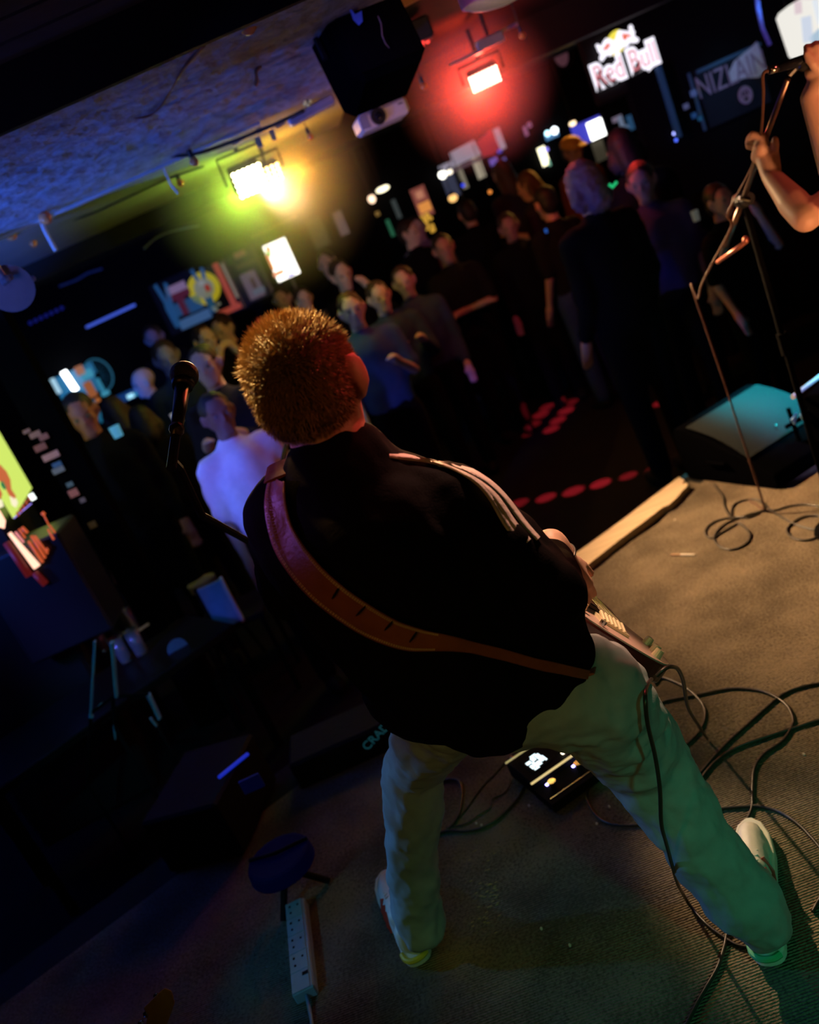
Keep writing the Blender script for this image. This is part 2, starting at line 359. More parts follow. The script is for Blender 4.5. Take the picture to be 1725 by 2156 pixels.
def hand(mb, w, d, n, side=1, s=1., curl=(50, 70, 45), spread=7, thumb=(38, 25), fl=1., grip=None):
    """w wrist, d finger direction, n back-of-hand normal; curl bends fingers away from n.  side +1: thumb on d x n side"""
    d = Vector(d).normalized(); n = Vector(n); n = (n-d*n.dot(d)).normalized(); t = d.cross(n)*side
    w = Vector(w); g = lambda x, y, z: w+t*(x*s)+d*(y*s)+n*(z*s)
    mb.cap(g(0, -.02, 0), g(0, .012, 0), .026*s, .028*s)
    for x, y in ((-.030, .078), (-.011, .086), (.010, .088), (.029, .084)): mb.cap(g(x*.6, .012, 0), g(x, y, 0), .018*s, .0135*s)
    mb.cap(g(.012, .015, -.006), g(.032, .05, -.008), .018*s, .015*s)
    L = ((.030, .020, .018), (.040, .026, .020), (.044, .029, .021), (.038, .025, .020))
    for i, (x, y) in enumerate(((-.030, .078), (-.011, .086), (.010, .088), (.029, .084))):
        p = g(x, y, 0); a = 0; yaw = math.radians((i-1.5)*spread); rr = (.0098, .0088, .0080)
        for k in range(3):
            a += math.radians(curl[k]); dd = (d*math.cos(a)-n*math.sin(a)); dd = (dd+t*math.sin(yaw)*math.cos(a)).normalized()
            q = p+dd*(L[i][k]*s*fl); mb.cap(p, q, rr[k]*s*1.06, rr[k]*s); p = q
    p = g(.030, .030, -.006); a1, a2 = math.radians(thumb[0]), math.radians(thumb[1])
    d1 = (t*math.sin(a1)+d*math.cos(a1)-n*.45).normalized(); q = p+d1*(.042*s); mb.cap(p, q, .0145*s, .0115*s)
    d2 = (t*math.sin(a1-a2)+d*math.cos(a1-a2)-n*.35).normalized(); mb.cap(q, q+d2*(.032*s), .0112*s, .0095*s)
def hairs(name, m, pts_dirs, parent, w=.0007):
    vs = []; fs = []
    for p, d, L in pts_dirs:
        a = d.cross(Vector((random.uniform(-1, 1), random.uniform(-1, 1), random.uniform(-1, 1)))).normalized()*w
        b = d.cross(a).normalized()*w; n = len(vs)
        bend = Vector((random.uniform(-1, 1), random.uniform(-1, 1), random.uniform(-1, 1)))*L*.16
        vs += [p+a, p-a*.5+b*.86, p-a*.5-b*.86, p+d*L*.55+bend*.5+a*.55, p+d*L*.55+bend*.5-a*.55, p+d*L+bend]
        fs += [(n, n+1, n+4, n+3), (n+1, n+2, n+4), (n+2, n, n+3, n+4), (n+3, n+4, n+5)]
    me = bpy.data.meshes.new(name); me.from_pydata([tuple(v) for v in vs], [], fs); me.materials.append(m)
    return link(bpy.data.objects.new(name, me), parent)

# ------------------------------------------------------------ the guitarist, seen from behind
J = dict(head=P(655, 829, 1.415), neck=P(698, 935, 1.41), c7=P(724, 1008, 1.41), chest=P(800, 1130, 1.42), waist=P(950, 1370, 1.44), pelvis=P(1085, 1450, 1.47))
J['shL'] = P(618, 1090, 1.46); J['shR'] = P(930, 1075, 1.40); J['elL'] = P(618, 1230, 1.60); J['wrL'] = P(800, 1180, 1.88)
J['elR'] = P(1160, 1250, 1.38); J['wrR'] = P(1160, 1150, 1.63)
J['hipL'] = P(955, 1468, 1.54); J['hipR'] = P(1238, 1456, 1.45)
J['knL'] = P(872, 1615, 1.86); J['knR'] = P(1354, 1592, 1.60)
J['anL'] = P(893, 1965, 1.91); J['anR'] = P(1606, 1945, 1.51)
g_ = thing('person', 'guitarist seen from behind in dark striped track jacket and pale jeans, legs wide apart', 'person', (J['pelvis'].x, J['pelvis'].y, 0))
F0 = Vector((math.sin(math.radians(20)), math.cos(math.radians(20)), -.22)); U0 = Vector((-.02, .05, 1))
mb = MB(); hg = head(mb, J['head'], F0, U0, 1.0)
mb.chain([J['neck']+Vector((0, .02, .045)), J['neck'], J['c7']], [.060, .064, .070], 16)
mb.cap(J['shL'], J['shR'], .06); mb.cap(J['c7'], J['chest'], .09, .12); mb.cap(J['chest'], J['waist'], .12, .10); mb.cap(J['waist'], J['pelvis'], .10, .085)
for s in 'LR':
    mb.chain([J['sh'+s], J['el'+s], J['wr'+s]], [.05, .04, .026]); mb.cap(J['hip'+s], J['kn'+s], .045, .034)
    mb.cap(J['an'+s], J['an'+s]+Vector((.0, .12, -.06)), .035, .03); mb.cap(J['pelvis'], J['hip'+s], .08, .06)
mb.chain([J['knL'], P(868, 1800, 1.90), P(880, 1930, 1.91), J['anL']], [.045, .04, .033, .03]); mb.chain([J['knR'], P(1465, 1765, 1.55), P(1575, 1915, 1.51), J['anR']], [.045, .04, .034, .03])
# right forearm: hairy bare skin below the pushed up sleeve, hand over the strings
hd = (P(1212, 1250, 1.64)-J['wrR']); hand(mb, P(1180, 1178, 1.64), hd, P(1235, 1150, 1.5)-P(1180, 1178, 1.64), side=-1, curl=(18, 40, 28), thumb=(30, 10), s=.98)
mb.chain([J['wrR'], P(1180, 1175, 1.64)], [.036, .033])
hl = J['wrL']; hand(mb, hl, P(840, 1080, 2.0)-hl, Vector((0, -1, 0)), side=1, curl=(30, 60, 45))
body = mb.build('body', M_skin, g_, remesh=.0052, smoothit=5)
# cropped hair: rough cap plus thousands of short strands
fR = F0.normalized(); uR = (U0-fR*U0.dot(fR)).normalized(); rR = fR.cross(uR); RR = Matrix((rR, fR, uR)).transposed(); sH = .995
M_hair = mat('brown_hair', (.12, .075, .03), .55, noise=.5, nscale=60, bump=.5, bscale=160)
hm = MB(); hm.ball(hg(0, -.010, .030), (.0815*sH, .1035*sH, .094*sH), 30, RR); hm.ball(hg(0, -.028, -.004), (.075*sH, .078*sH, .066*sH), 26, RR)
hm.cap(hg(-.030, -.060, -.036), hg(.030, -.060, -.036), .027*sH, .027*sH)
hair = hm.build('hair', M_hair, g_, remesh=.006, smoothit=6, disp=(.004, .012, 'hairtex'))
pd = []
for _ in range(22000):
    v = Vector(np.random.normal(size=3)); v.normalize()
    lo = random.random() < .42
    c0, rr = ((0, -.028, -.004), (.075, .078, .066)) if lo else ((0, -.010, .030), (.0815, .1035, .094))
    p = Vector((v.x*rr[0], v.y*rr[1], v.z*rr[2]))+Vector(c0)
    if p.y > .055-.25*max(0, .02-p.z) and p.z < .075: continue
    if p.z < -.066 or (p.z < -.02 and p.y > .0): continue
    n = Vector((v.x/rr[0], v.y/rr[1], v.z/rr[2])).normalized()
    dn = RR @ (n*1.0+Vector((random.gauss(0, .25), random.gauss(0, .25)+.25, -.75+max(0, p.z)*9+random.gauss(0, .2))))
    pd.append((Vector(J['head'])+RR @ (p*sH), dn.normalized(), random.uniform(.007, .013)*(1.5 if p.z > .06 else 1)))
hb = hairs('hair_strand', mat('brown_strands', (.42, .27, .11), .45, noise=.3), pd, g_); hb['kind'] = 'stuff'
# track jacket
jm = MB()
jm.chain([P(700, 1006, 1.41), J['c7']], [.064, .072], 16)                     # stand collar
jm.cap(J['c7'], J['shL'], .078, .070); jm.cap(J['c7'], J['shR'], .070, .078); jm.cap(J['shL'], J['shR'], .085, .085)
jm.cap(J['c7'], J['chest'], .10, .155); jm.cap(J['chest'], J['waist'], .155, .150); jm.cap(J['waist'], P(1010, 1436, 1.47), .150, .136)
jm.cap(P(690, 1150, 1.46), P(905, 1420, 1.50), .12, .12); jm.cap(P(930, 1120, 1.42), P(1110, 1380, 1.46), .12, .125)
jm.cap(P(905, 1420, 1.50), P(1090, 1392, 1.47), .13, .125); jm.cap(P(1090, 1392, 1.47), P(1160, 1400, 1.46), .12, .085)
jm.chain([J['shL'], J['elL'], J['wrL']], [.078, .070, .05]); jm.chain([J['shR'], J['elR'], J['wrR']+(J['elR']-J['wrR'])*.38], [.082, .062, .046])
jm.cap(P(1010, 1120, 1.42), P(1130, 1220, 1.42), .08, .07); jm.cap(P(1000, 1080, 1.42), P(1096, 1150, 1.56), .050, .040)
jm.cap(P(1170, 1255, 1.40), P(1180, 1330, 1.46), .05, .05)
M_jacket = mat('jacket_cloth', (.0055, .0038, .0036), .9, noise=.25, nscale=80, spec=.04, bump=.15, bscale=260)
jacket = jm.build('jacket', M_jacket, g_, remesh=.0085, smoothit=9, disp=(.022, .085, 'folds'))
# jeans
jn = MB(); w2 = Vector((0, .0, .0))
jn.cap(J['pelvis']+Vector((0, .02, .04)), J['pelvis'], .115, .11); jn.cap(J['pelvis'], J['hipL'], .105, .088); jn.cap(J['pelvis'], J['hipR'], .11, .108)
jn.cap(J['hipL'], J['knL'], .095, .070); jn.cap(J['hipR'], J['knR'], .108, .093)
jn.chain([J['knL'], P(868, 1800, 1.90), P(878, 1915, 1.915), P(888, 1950, 1.905)], [.070, .066, .066, .060], 16)
jn.chain([J['knR'], P(1462, 1765, 1.55), P(1566, 1898, 1.51), P(1604, 1938, 1.50)], [.094, .076, .078, .063], 16)
M_jeans = mat('pale_denim', (.33, .36, .37), .9, noise=.16, nscale=40, bump=.2, bscale=600)
jeans = jn.build('jeans', M_jeans, g_, remesh=.007, smoothit=7, disp=(.030, .075, 'jeanfolds'))
# shoes: upper with toe box, sole, stripes, heel tab
M_shoe = mat('white_leather', (.72, .68, .60), .5, bump=.1); M_red = mat('red_leather', (.55, .05, .03), .45); M_sole = mat('rubber_sole', (.75, .72, .62), .6); M_yel = mat('yellow_tab', (.80, .62, .05), .5); M_navy = mat('navy_stripe', (.02, .03, .06), .5)
def shoe(heel, toe, label, parent, tab):
    heel, toe = Vector(heel), Vector(toe); f = (toe-heel); f.z = 0; L = f.length; f.normalize(); r = Vector((f.y, -f.x, 0))
    g = lambda x, y, z: Vector((heel.x, heel.y, 0))+r*x+f*(y*L)+Vector((0, 0, z))
    prof = [(-.012, .001), (-.008, .012), (.0, .021), (.018, .029), (.05, .035), (.1, .0375), (.2, .038), (.35, .036), (.5, .040), (.7, .048), (.85, .044), (.95, .030), (1.0, .008)]
    pl = [(x, y) for y, x in prof]+[(-x*.95, y) for y, x in prof[::-1]]
    so = MB(); n = len(pl); so.add([g(x*1.04, y, .007) for x, y in pl]+[g(x, y, .033) for x, y in pl], [tuple(range(n-1, -1, -1)), tuple(range(n, 2*n))]+[(i, (i+1) % n, n+(i+1) % n, n+i) for i in range(n)])
    sh = MB().cap(g(0, .12, .055), g(0, .12, .075), .036, .033).cap(g(0, .15, .05), g(0, .5, .05), .035, .036).cap(g(0, .5, .05), g(0, .83, .032), .038, .032)
    sh.cap(g(.012, .7, .03), g(.0, .88, .028), .03, .028).cap(g(-.014, .7, .03), g(-.0, .88, .028), .03, .028).cap(g(0, .45, .07), g(0, .25, .09), .028, .03)
    up = sh.build('shoe', M_shoe, parent, remesh=.005, smoothit=4); up['label'] = label
    so.build('sole', M_sole, up, bevel=.004)
    for k in range(3):
        a = .34+k*.075
        for sx in (-1, 1): MB().tube([g(sx*.037, a, .03), g(sx*.039, a+.02, .052), g(sx*.026, a+.06, .078)], .006, 6, flat=.5).build('stripe', M_red if tab is M_yel or k < 3 and sx > 0 else M_navy, up)
    MB().tube(smoothpath([g(-.035, .10, .030), g(-.030, .03, .030), g(-.014, -.006, .030), g(.010, -.008, .030), g(.026, .015, .030)], 4), .0075, 8, flat=1.).build('heel_tab', tab, up)
    for k in range(5): MB().tube([g(-.018, .5+k*.05, .088-k*.006), g(.018, .52+k*.05, .086-k*.006)], .0025, 6).build('lace', M_shoe, up)
    return up
shoe(PZ(1626, 2038, .0), PZ(1583, 1742, 0), 'white right trainer with red stripes', g_, mat('green_tab', (.1, .5, .25), .5))
shoe(PZ(890, 2034, .0), PZ(815, 1850, 0), 'white left trainer with yellow heel', g_, M_yel)
# bracelet on the right wrist
bp_ = P(1178, 1172, 1.635); ax = (P(1180, 1178, 1.64)-J['wrR']).normalized(); q = ax.to_track_quat('Z', 'Y')
MB().tube([bp_+q @ Vector((math.cos(t)*.0345, math.sin(t)*.0345, 0)) for t in np.linspace(0, 2*math.pi, 25)], .0022, 6).build('bracelet', mat('silver', (.6, .55, .5), .25, 1.), g_)

dg = bpy.context.evaluated_depsgraph_get()
def bvh(*obs):
    vs = []; fs = []
    for o in obs:
        e = o.evaluated_get(dg); me = e.to_mesh(); n = len(vs); vs += [e.matrix_world @ v.co for v in me.vertices]; fs += [tuple(n+i for i in p.vertices) for p in me.polygons]; e.to_mesh_clear()
    return BVHTree.FromPolygons(vs, fs)
BJ = bvh(jacket, jeans)
def hit(px, py, off=.004, D=1.35):
    d = ray(px, py).normalized(); h = BJ.ray_cast(CAM, d)
    if h[0] is None: return None, None
    n = h[1]
    if n.dot(d) > 0: n = -n
    return h[0]+n*off-d*.0, n
def ribbon(path, widths, off, name, m, parent, cols=5, thick=.0025, D=1.4, k=6, **kw):
    """band that follows the cloth under it: cross sections are pulled on to the jacket"""
    pts = smoothpath([Vector((x, y, 0)) for x, y in path], k); N = len(pts)
    ws = np.interp(np.linspace(0, len(path)-1, N), range(len(path)), widths)
    rows = []; last = None
    for i, p in enumerate(pts):
        t = pts[min(i+1, N-1)]-pts[max(i-1, 0)]; t.normalize(); nn = Vector((-t.y, t.x, 0)); row = []
        for c in range(cols):
            a = (c/(cols-1)-.5)*ws[i]; x, y = p.x+nn.x*a, p.y+nn.y*a; h, n_ = hit(x, y, off)
            if h is None: h = last or P(x, y, D)
            else: last = h
            row.append(h)
        rows.append(row)
    R = [[sum((rows[min(max(i+k2, 0), N-1)][c] for k2 in range(-3, 4)), Vector())/7 for c in range(cols)] for i in range(N)]
    vs = []; fs = []
    for r in R: vs += r
    base = len(vs)
    for r in R: vs += [v+(v-CAM).normalized()*thick for v in r]
    for i in range(N-1):
        for c in range(cols-1):
            a = i*cols+c; fs.append((a, a+1, a+cols+1, a+cols)); fs.append((base+a, base+a+cols, base+a+cols+1, base+a+1))
        a = i*cols; fs.append((a, a+cols, base+a+cols, base+a)); a += cols-1; fs.append((a, base+a, base+a+cols, a+cols))
    m_ = MB(); m_.add(vs, fs); o = m_.build(name, m, parent, smooth=True, **kw); return o, R
# three shoulder stripes and cuff
M_stripe = mat('stripe_cloth', (.62, .50, .44), .8, bump=.3, bscale=90)
S1 = [[(800, 958), (850, 966), (905, 971), (960, 988), (1010, 1020), (1040, 1060), (1060, 1100), (1090, 1140)],
      [(815, 960), (870, 966), (925, 975), (985, 1000), (1030, 1035), (1060, 1075), (1085, 1112), (1115, 1144)],
      [(830, 960), (890, 964), (945, 976), (1002, 1000), (1048, 1035), (1080, 1075), (1105, 1108), (1135, 1140)]]
for i, s1 in enumerate(S1): ribbon(s1, [6, 11, 13, 13, 14, 14, 13, 11], .003, 'stripe', M_stripe, jacket, 3, .002)
# ============================================================ GUITAR (worn by the guitarist)
Wv = Vector((-.55, .0, .83)).normalized(); Lv = Vector((-.03, 1, .0)); Lv = (Lv-Wv*Lv.dot(Wv)).normalized(); Nv = Wv.cross(Lv)
if Nv.x < 0: Nv = -Nv
GB = P(1302, 1372, 1.53)                         # middle of the butt end
gt = thing('electric_guitar', 'electric guitar with dark red-brown sides worn low by the guitarist on a leather strap', 'guitar', tuple(GB))
gM = Matrix(((Lv.x, Wv.x, Nv.x, GB.x), (Lv.y, Wv.y, Nv.y, GB.y), (Lv.z, Wv.z, Nv.z, GB.z), (0, 0, 0, 1)))
G = lambda x, y, z=0: gM @ Vector((x, y, z))
outl = [(0, -.06), (-.004, 0), (0, .06), (.012, .10), (.04, .135), (.09, .155), (.15, .145), (.20, .115), (.24, .112), (.29, .135), (.345, .142), (.375, .12), (.36, .09), (.345, .05), (.35, .0), (.36, -.05), (.385, -.075), (.37, -.105), (.32, -.112), (.26, -.10), (.21, -.112), (.15, -.145), (.09, -.155), (.04, -.135), (.012, -.10)]
M_gbody = mat('guitar_side', (.075, .012, .008), .3, noise=.2, spec=.6); M_gtop = mat('guitar_top', (.60, .40, .34), .3)
gp = smoothpath([Vector((x, y, 0)) for x, y in outl+[outl[0]]], 3)[:-1]; gp = [(p.x, p.y) for p in gp]
MB().prism(gp, gM @ Matrix.Translation((0, 0, -.022)), .043).build('body', M_gbody, gt, bevel=.005)
MB().prism([(x*.985+.003, y*.975) for x, y in gp], gM @ Matrix.Translation((0, 0, .0205)), .003).build('face_plate', M_gtop, gt)
M_chr = mat('chrome', (.75, .70, .66), .18, 1.); M_lit_hw = mat('warm_lit_hardware', (1.0, .78, .50), .4, .35); M_wood = mat('maple', (.55, .34, .16), .4, noise=.25)  # warm highlights on the hardware put into a pale gold colour
MB().prism([(.33, -.028), (.33, .028), (.93, .022), (.93, -.022)], gM @ Matrix.Translation((0, 0, .012)), .024).build('neck', M_wood, gt, bevel=.004)
MB().prism([(.93, -.022), (.93, .022), (.97, .045), (1.08, .035), (1.12, .01), (1.10, -.02), (1.0, -.03)], gM @ Matrix.Translation((0, 0, .008)), .016).build('headstock', M_wood, gt, bevel=.003)
br = MB().prism([(.06, -.036), (.06, .036), (.105, .036), (.105, -.036)], gM @ Matrix.Translation((0, 0, .0235)), .006).build('bridge', M_lit_hw, gt)
for k in range(6):
    y = (k-2.5)*.0105
    MB().cyl(G(.066, y, .028), G(.098, y, .036), .0042, n=8).build('saddle', M_lit_hw, br)
    MB().tube([G(.085, y, .037), G(1.0, y*.7, .040)], .0006, 5).build('string', M_lit_hw, gt)
    MB().cyl(G(.975+k*.022, .030, .012), G(.975+k*.022, .058, .012), .004, n=8).cyl(G(.975+k*.022, .056, .012), G(.975+k*.022, .066, .012), .008, n=8).build('tuning_peg', M_chr, gt)
for x in (.15, .24): MB().prism([(x, -.036), (x, .036), (x+.035, .036), (x+.035, -.036)], gM @ Matrix.Translation((0, 0, .0235)), .010).build('pickup', M_blk, gt, bevel=.002)
for x, y in ((.045, -.10), (.085, -.115), (.13, -.118), (.06, .085)):
    k_ = MB().cyl(G(x, y, .0235), G(x, y, .040), .0105, .0085, n=14).build('knob', M_lit_hw, gt, smooth=False)
MB().cyl(G(.02, .05, .02), G(.02, .05, .034), .007, n=10).build('strap_button', M_chr, gt)
MB().ball(G(.06, .115, -.0235), (.006, .003, .003), 10).build('tuner_light', glow('green_led', (.05, 1, .35), 6), gt)
# leather strap over the left shoulder and down across the back
M_leather = mat('tan_leather', (.31, .078, .034), .42, noise=.3, nscale=26, bump=.2, bscale=160, spec=.5); M_thread = mat('pale_thread', (.85, .50, .22), .6)
sp_ = [(598, 1006), (590, 1050), (598, 1110), (628, 1168), (676, 1222), (732, 1268), (788, 1304), (838, 1328), (885, 1340), (930, 1346), (985, 1358), (1050, 1373), (1120, 1391), (1180, 1405), (1235, 1418)]
sw_ = [34, 52, 60, 62, 62, 60, 58, 54, 46, 32, 26, 24, 22, 20, 17]
strap, SR = ribbon(sp_, sw_, .012, 'strap', M_leather, gt, 7, .003)
ov = MB(); ov.tube([SR[0][3], SR[0][3]+Vector((.01, .05, .012)), SR[0][3]+Vector((.02, .10, -.03)), J['shL']+Vector((.07, .12, -.10)), G(.36, .10, .03)], [.022, .022, .022, .02, .01], 8, flat=.12); ov.build('strap_front', M_leather, gt)
MB().tube([SR[-1][3], (SR[-1][3]+G(0, .05, 0))/2, G(.002, .05, .0)], [.010, .010, .009], 8, flat=.25).build('strap_end', M_leather, gt)
for c, o_ in ((.07, 0), (.12, 0), (.88, 0), (.93, 0)):         # double row of stitching, one bead per stitch
    m_ = MB(); line = [r[0].lerp(r[6], c)*1.0 for r in SR[:54]]
    off = [(r[3]-CAM).normalized()*-.0022 for r in SR[:54]]
    pts = []
    for i in range(len(line)-1):
        for t in (0, .5): pts.append(line[i].lerp(line[i+1], t)+off[i])
    for i in range(0, len(pts)-1): m_.tube([pts[i], pts[i].lerp(pts[i+1], .68)], .0007, 5)
    m_.build('stitching', M_thread, strap, kind='stuff')
for px, py in ((716, 1238), (765, 1274), (818, 1303), (868, 1330)):
    a = hit(px+7, py-9, .0158)[0]; b = hit(px-6, py+9, .0158)[0]
    if a and b: MB().tube([a, a.lerp(b, .5), b], [.003, .0042, .003], 8, flat=.4).build('adjustment_slot', M_black, strap)

# ============================================================ CABLES on the stage
M_cab = mat('black_cable', (.03, .025, .02), .38, spec=.5)
def cable(label, pts, r=.0043, z=None, m=None, group='cables lying on the stage', name='cable', cat='cable'):
    w = [PZ(p[0], p[1], r+.001) if len(p) == 2 else (P(p[0], p[1], p[2])) for p in pts]
    o = MB().tube(smoothpath(w, 7), r, 8).build(name, m or M_cab, smooth=True); return tag(o, label, cat, group)
cable('black cable snaking down from the right frame edge to the toe of the right shoe', [(1363, 1498), (1399, 1477), (1473, 1462), (1537, 1450), (1589, 1452), (1627, 1464), (1657, 1485), (1670, 1511), (1668, 1529), (1649, 1559), (1608, 1589), (1589, 1619), (1585, 1660), (1584, 1698), (1574, 1724), (1563, 1739), (1545, 1752), (1520, 1765)])
cable('black cable crossing from the upper right frame edge straight towards the right knee', [(1760, 1436), (1725, 1439), (1686, 1447), (1649, 1462), (1612, 1492), (1574, 1526), (1529, 1567), (1473, 1629), (1430, 1680)])
cable('black cable from the right edge running just below its straighter neighbour to the right knee', [(1760, 1508), (1725, 1516), (1672, 1533), (1612, 1552), (1552, 1574), (1511, 1600), (1479, 1636), (1450, 1680)])
cable('black cable in a round loop on the carpet just right of the guitar', [(1380, 1440), (1395, 1427), (1436, 1443), (1462, 1462), (1481, 1485), (1485, 1511), (1470, 1544), (1436, 1574), (1400, 1590)])
cable('thick black guitar cable hanging from the guitar butt and looping to the carpet', [(1383, 1424, 1.50), (1395, 1412, 1.50), (1410, 1404, 1.51), (1427, 1408, 1.54), (1438, 1430, 1.60), (1443, 1458, 1.70), (1450, 1492, 1.85), (1470, 1525, 2.05), (1490, 1556)], .0042, group=None)
cable('black cable hanging down over the right knee from the guitar, ending under the right foot', [(1372, 1430, 1.49), (1362, 1445, 1.40), (1359, 1470, 1.34), (1364, 1524, 1.34), (1380, 1593, 1.37), (1390, 1663, 1.37), (1393, 1733, 1.39), (1404, 1778, 1.44), (1425, 1854, 1.57), (1440, 1884, 1.69), (1456, 1910), (1491, 1948), (1529, 1976), (1554, 1990), (1580, 1995)], .0040, group=None)
cable('black cable making a wide loop around the right shin between both legs', [(1268, 1610), (1254, 1632), (1240, 1656), (1237, 1684), (1254, 1715), (1282, 1733), (1324, 1738), (1366, 1733), (1430, 1718), (1515, 1703), (1568, 1698), (1602, 1698), (1644, 1710), (1682, 1736), (1707, 1761), (1725, 1782), (1750, 1815)])
cable('black cable leaving the right foot towards the bottom of the frame', [(1560, 1930), (1534, 1962), (1526, 1994), (1512, 2036), (1491, 2074), (1470, 2110), (1440, 2170)])
cable('short end of black cable at the right frame edge beside the right shoe', [(1712, 1920), (1725, 1896), (1745, 1870)])
cable('black cable coiled in small loops below the stage monitor', [(1505, 1020), (1511, 1030), (1524, 1046), (1526, 1065), (1539, 1089), (1541, 1075), (1546, 1063), (1563, 1054), (1589, 1051), (1609, 1059), (1608, 1072), (1578, 1089), (1546, 1089), (1511, 1096), (1489, 1111), (1486, 1124), (1498, 1133), (1515, 1124), (1541, 1109), (1557, 1102), (1578, 1120), (1578, 1137), (1563, 1150), (1539, 1157), (1515, 1150), (1504, 1133), (1515, 1113), (1537, 1098), (1575, 1084), (1605, 1076), (1633, 1074), (1665, 1065), (1698, 1062), (1725, 1066), (1750, 1075)])
cable('black cable coiled at the right frame edge below the second monitor', [(1600, 1055), (1630, 1078), (1663, 1098), (1700, 1112), (1745, 1118), (1755, 1100), (1725, 1086), (1689, 1089), (1663, 1107), (1658, 1120), (1672, 1133), (1698, 1137), (1725, 1130), (1750, 1120)])
cable('black cable curving from behind the left leg to the pedal', [(905, 1760), (946, 1749), (979, 1750), (1015, 1743), (1052, 1721), (1091, 1679), (1109, 1643), (1103, 1625), (1100, 1600)])
cable('black cable making a small loop beside the left leg', [(900, 1665), (931, 1646), (955, 1640), (969, 1649), (973, 1673), (968, 1710), (950, 1740), (930, 1752)])
cable('thin black lead running from the pedal plug past the left shin', [(1093, 1578), (1067, 1601), (1040, 1632), (1027, 1643), (1005, 1670), (985, 1700), (960, 1728), (940, 1745)], .0022)
cable('thin black wavy lead between the pedal and the left leg', [(1075, 1640), (1070, 1660), (1058, 1672), (1038, 1682), (1032, 1700), (1010, 1715), (980, 1735), (940, 1742)], .0022)
# cigarette end and small litter
ci = thing('cigarette', 'white cigarette with tan filter lying on the bare carpet', 'cigarette', tuple(PZ(1440, 1168, .004)))
MB().cyl(PZ(1434, 1168, .005), PZ(1463, 1168, .005), .0042, n=10).build('paper', mat('paper', (.85, .78, .68), .7), ci); MB().cyl(PZ(1414, 1168, .005), PZ(1434, 1168, .005), .0043, n=10).build('filter', mat('filter', (.5, .30, .18), .7), ci)
lt = MB()
for px, py in ((1003, 1733), (1014, 1737), (1114, 1696), (1257, 1734), (1421, 1094), (1503, 1910), (1390, 1372), (1693, 1588), (1283, 1698), (1140, 1955), (1200, 1990), (1370, 1625)): lt.ball(PZ(px, py, .003), (.004, .006, .003), 6)
tag(lt.build('crumb', mat('crumb', (.7, .62, .5), .6)), 'tiny pale crumbs and grit scattered on the stage carpet', 'litter', kind='stuff')
gl = MB(); gl.v = []
for _ in range(46):
    px, py = 1030+random.gauss(0, 14), 1880+random.gauss(0, 38); p = PZ(px, py, .002); gl.ball(p, (.0055, .0018, .0012), 6)
tag(gl.build('spill_drop', mat('wet', (.5, .35, .15), .1, spec=1)), 'wet glinting droplets on the carpet between the feet', 'spill', kind='stuff')

# ============================================================ EFFECTS PEDAL between the legs
def onfloor(pxs, z): return [PZ(x, y, z) for x, y in pxs]
q4 = onfloor([(1090, 1596), (1153, 1551)], .055)
pc = PZ(1170, 1605, .03); px_ = (PZ(1210, 1573, .055)-PZ(1113, 1640, .055)).normalized(); px_.z = 0; px_.normalize(); py_ = Vector((-px_.y, px_.x, 0))
fx = thing('effects_pedal', 'black multi effects pedal with lit screen and two footswitches between the legs', 'effects pedal', (pc.x, pc.y, 0))
Rp = Matrix((px_, py_, Vector((0, 0, 1)))).transposed(); o0 = (PZ(1113, 1640, .05)+PZ(1210, 1573, .05))/2; g = lambda x, y, z: Vector((o0.x, o0.y, 0))+Rp @ Vector((x, y, z))
hw = (PZ(1210, 1573, .05)-PZ(1113, 1640, .05)).length/2+.01
MB().bev(g(0, .045, .028), (2*hw, .16, .05), Rp, .006).build('housing', mat('pedal_black', (.006, .006, .006), .8, spec=.12), fx)
MB().box(g(0, -.085, .018), (2*hw, .105, .030), Rp).build('foot_rail', mat('pedal_black', (.006, .006, .006), .8, spec=.12), fx)
ebar = glow('amber_bar', (1, .75, .32), .8); mm = mat('polished_edge', (.8, .72, .6), .2, .9)
MB().cyl(g(-hw, -.036, .056), g(hw, -.036, .056), .0035, n=8).build('edge_bar', ebar, fx); MB().cyl(g(-hw, .122, .056), g(hw, .122, .056), .0028, n=8).build('edge_bar', glow('amber_bar2', (.9, .75, .3), .5), fx)
MB().box(g(0, -.115, .034), (2*hw*.9, .002, .002), Rp).build('edge_line', mm, fx)
scr = MB().box(g(-.030, .045, .0542), (.075, .085, .002), Rp).build('screen', mat('screen_black', (.004, .008, .012), .7, spec=.1), fx)
lit = glow('screen_white', (.75, .93, 1), 2.2)
for k, (x, y, w, h) in enumerate(((-.052, .03, .010, .02), (-.040, .032, .008, .030), (-.028, .028, .012, .022), (-.014, .035, .010, .018), (-.05, .056, .016, .014), (-.030, .060, .014, .02), (-.012, .058, .014, .026), (-.004, .035, .006, .03), (-.022, .076, .02, .006), (-.046, .012, .018, .006))):
    MB().box(g(x, y, .0557), (w, h, .0008), Rp).build('screen_glyph', lit, scr)
for sx in (-.05, .05):
    fs_ = MB().cyl(g(sx, -.075, .03), g(sx, -.075, .052), .010, n=14).cyl(g(sx, -.075, .050), g(sx, -.075, .054), .013, n=14).build('footswitch', M_chr, fx)
    MB().box(g(sx, -.052, .034), (.026, .008, .004), Rp).build('status_light', glow('violet_led', (.35, .3, 1), 9), fs_)
for x, y, c in ((.050, .02, (1, .85, .6)), (.068, .035, (1, .35, .2))):
    MB().cyl(g(x, y, .052), g(x, y, .066), .010, .009, n=14).build('knob', M_blk, fx)
    MB().ball(g(x-.004, y-.020, .058), .006, 8).build('indicator', glow('ind%d' % int(c[1]*100), c, 4), fx)
MB().cyl(g(-.055, .128, .03), g(-.062, .165, .032), .007, n=12).build('jack_plug', mat('brass', (.7, .45, .25), .3, 1), fx)
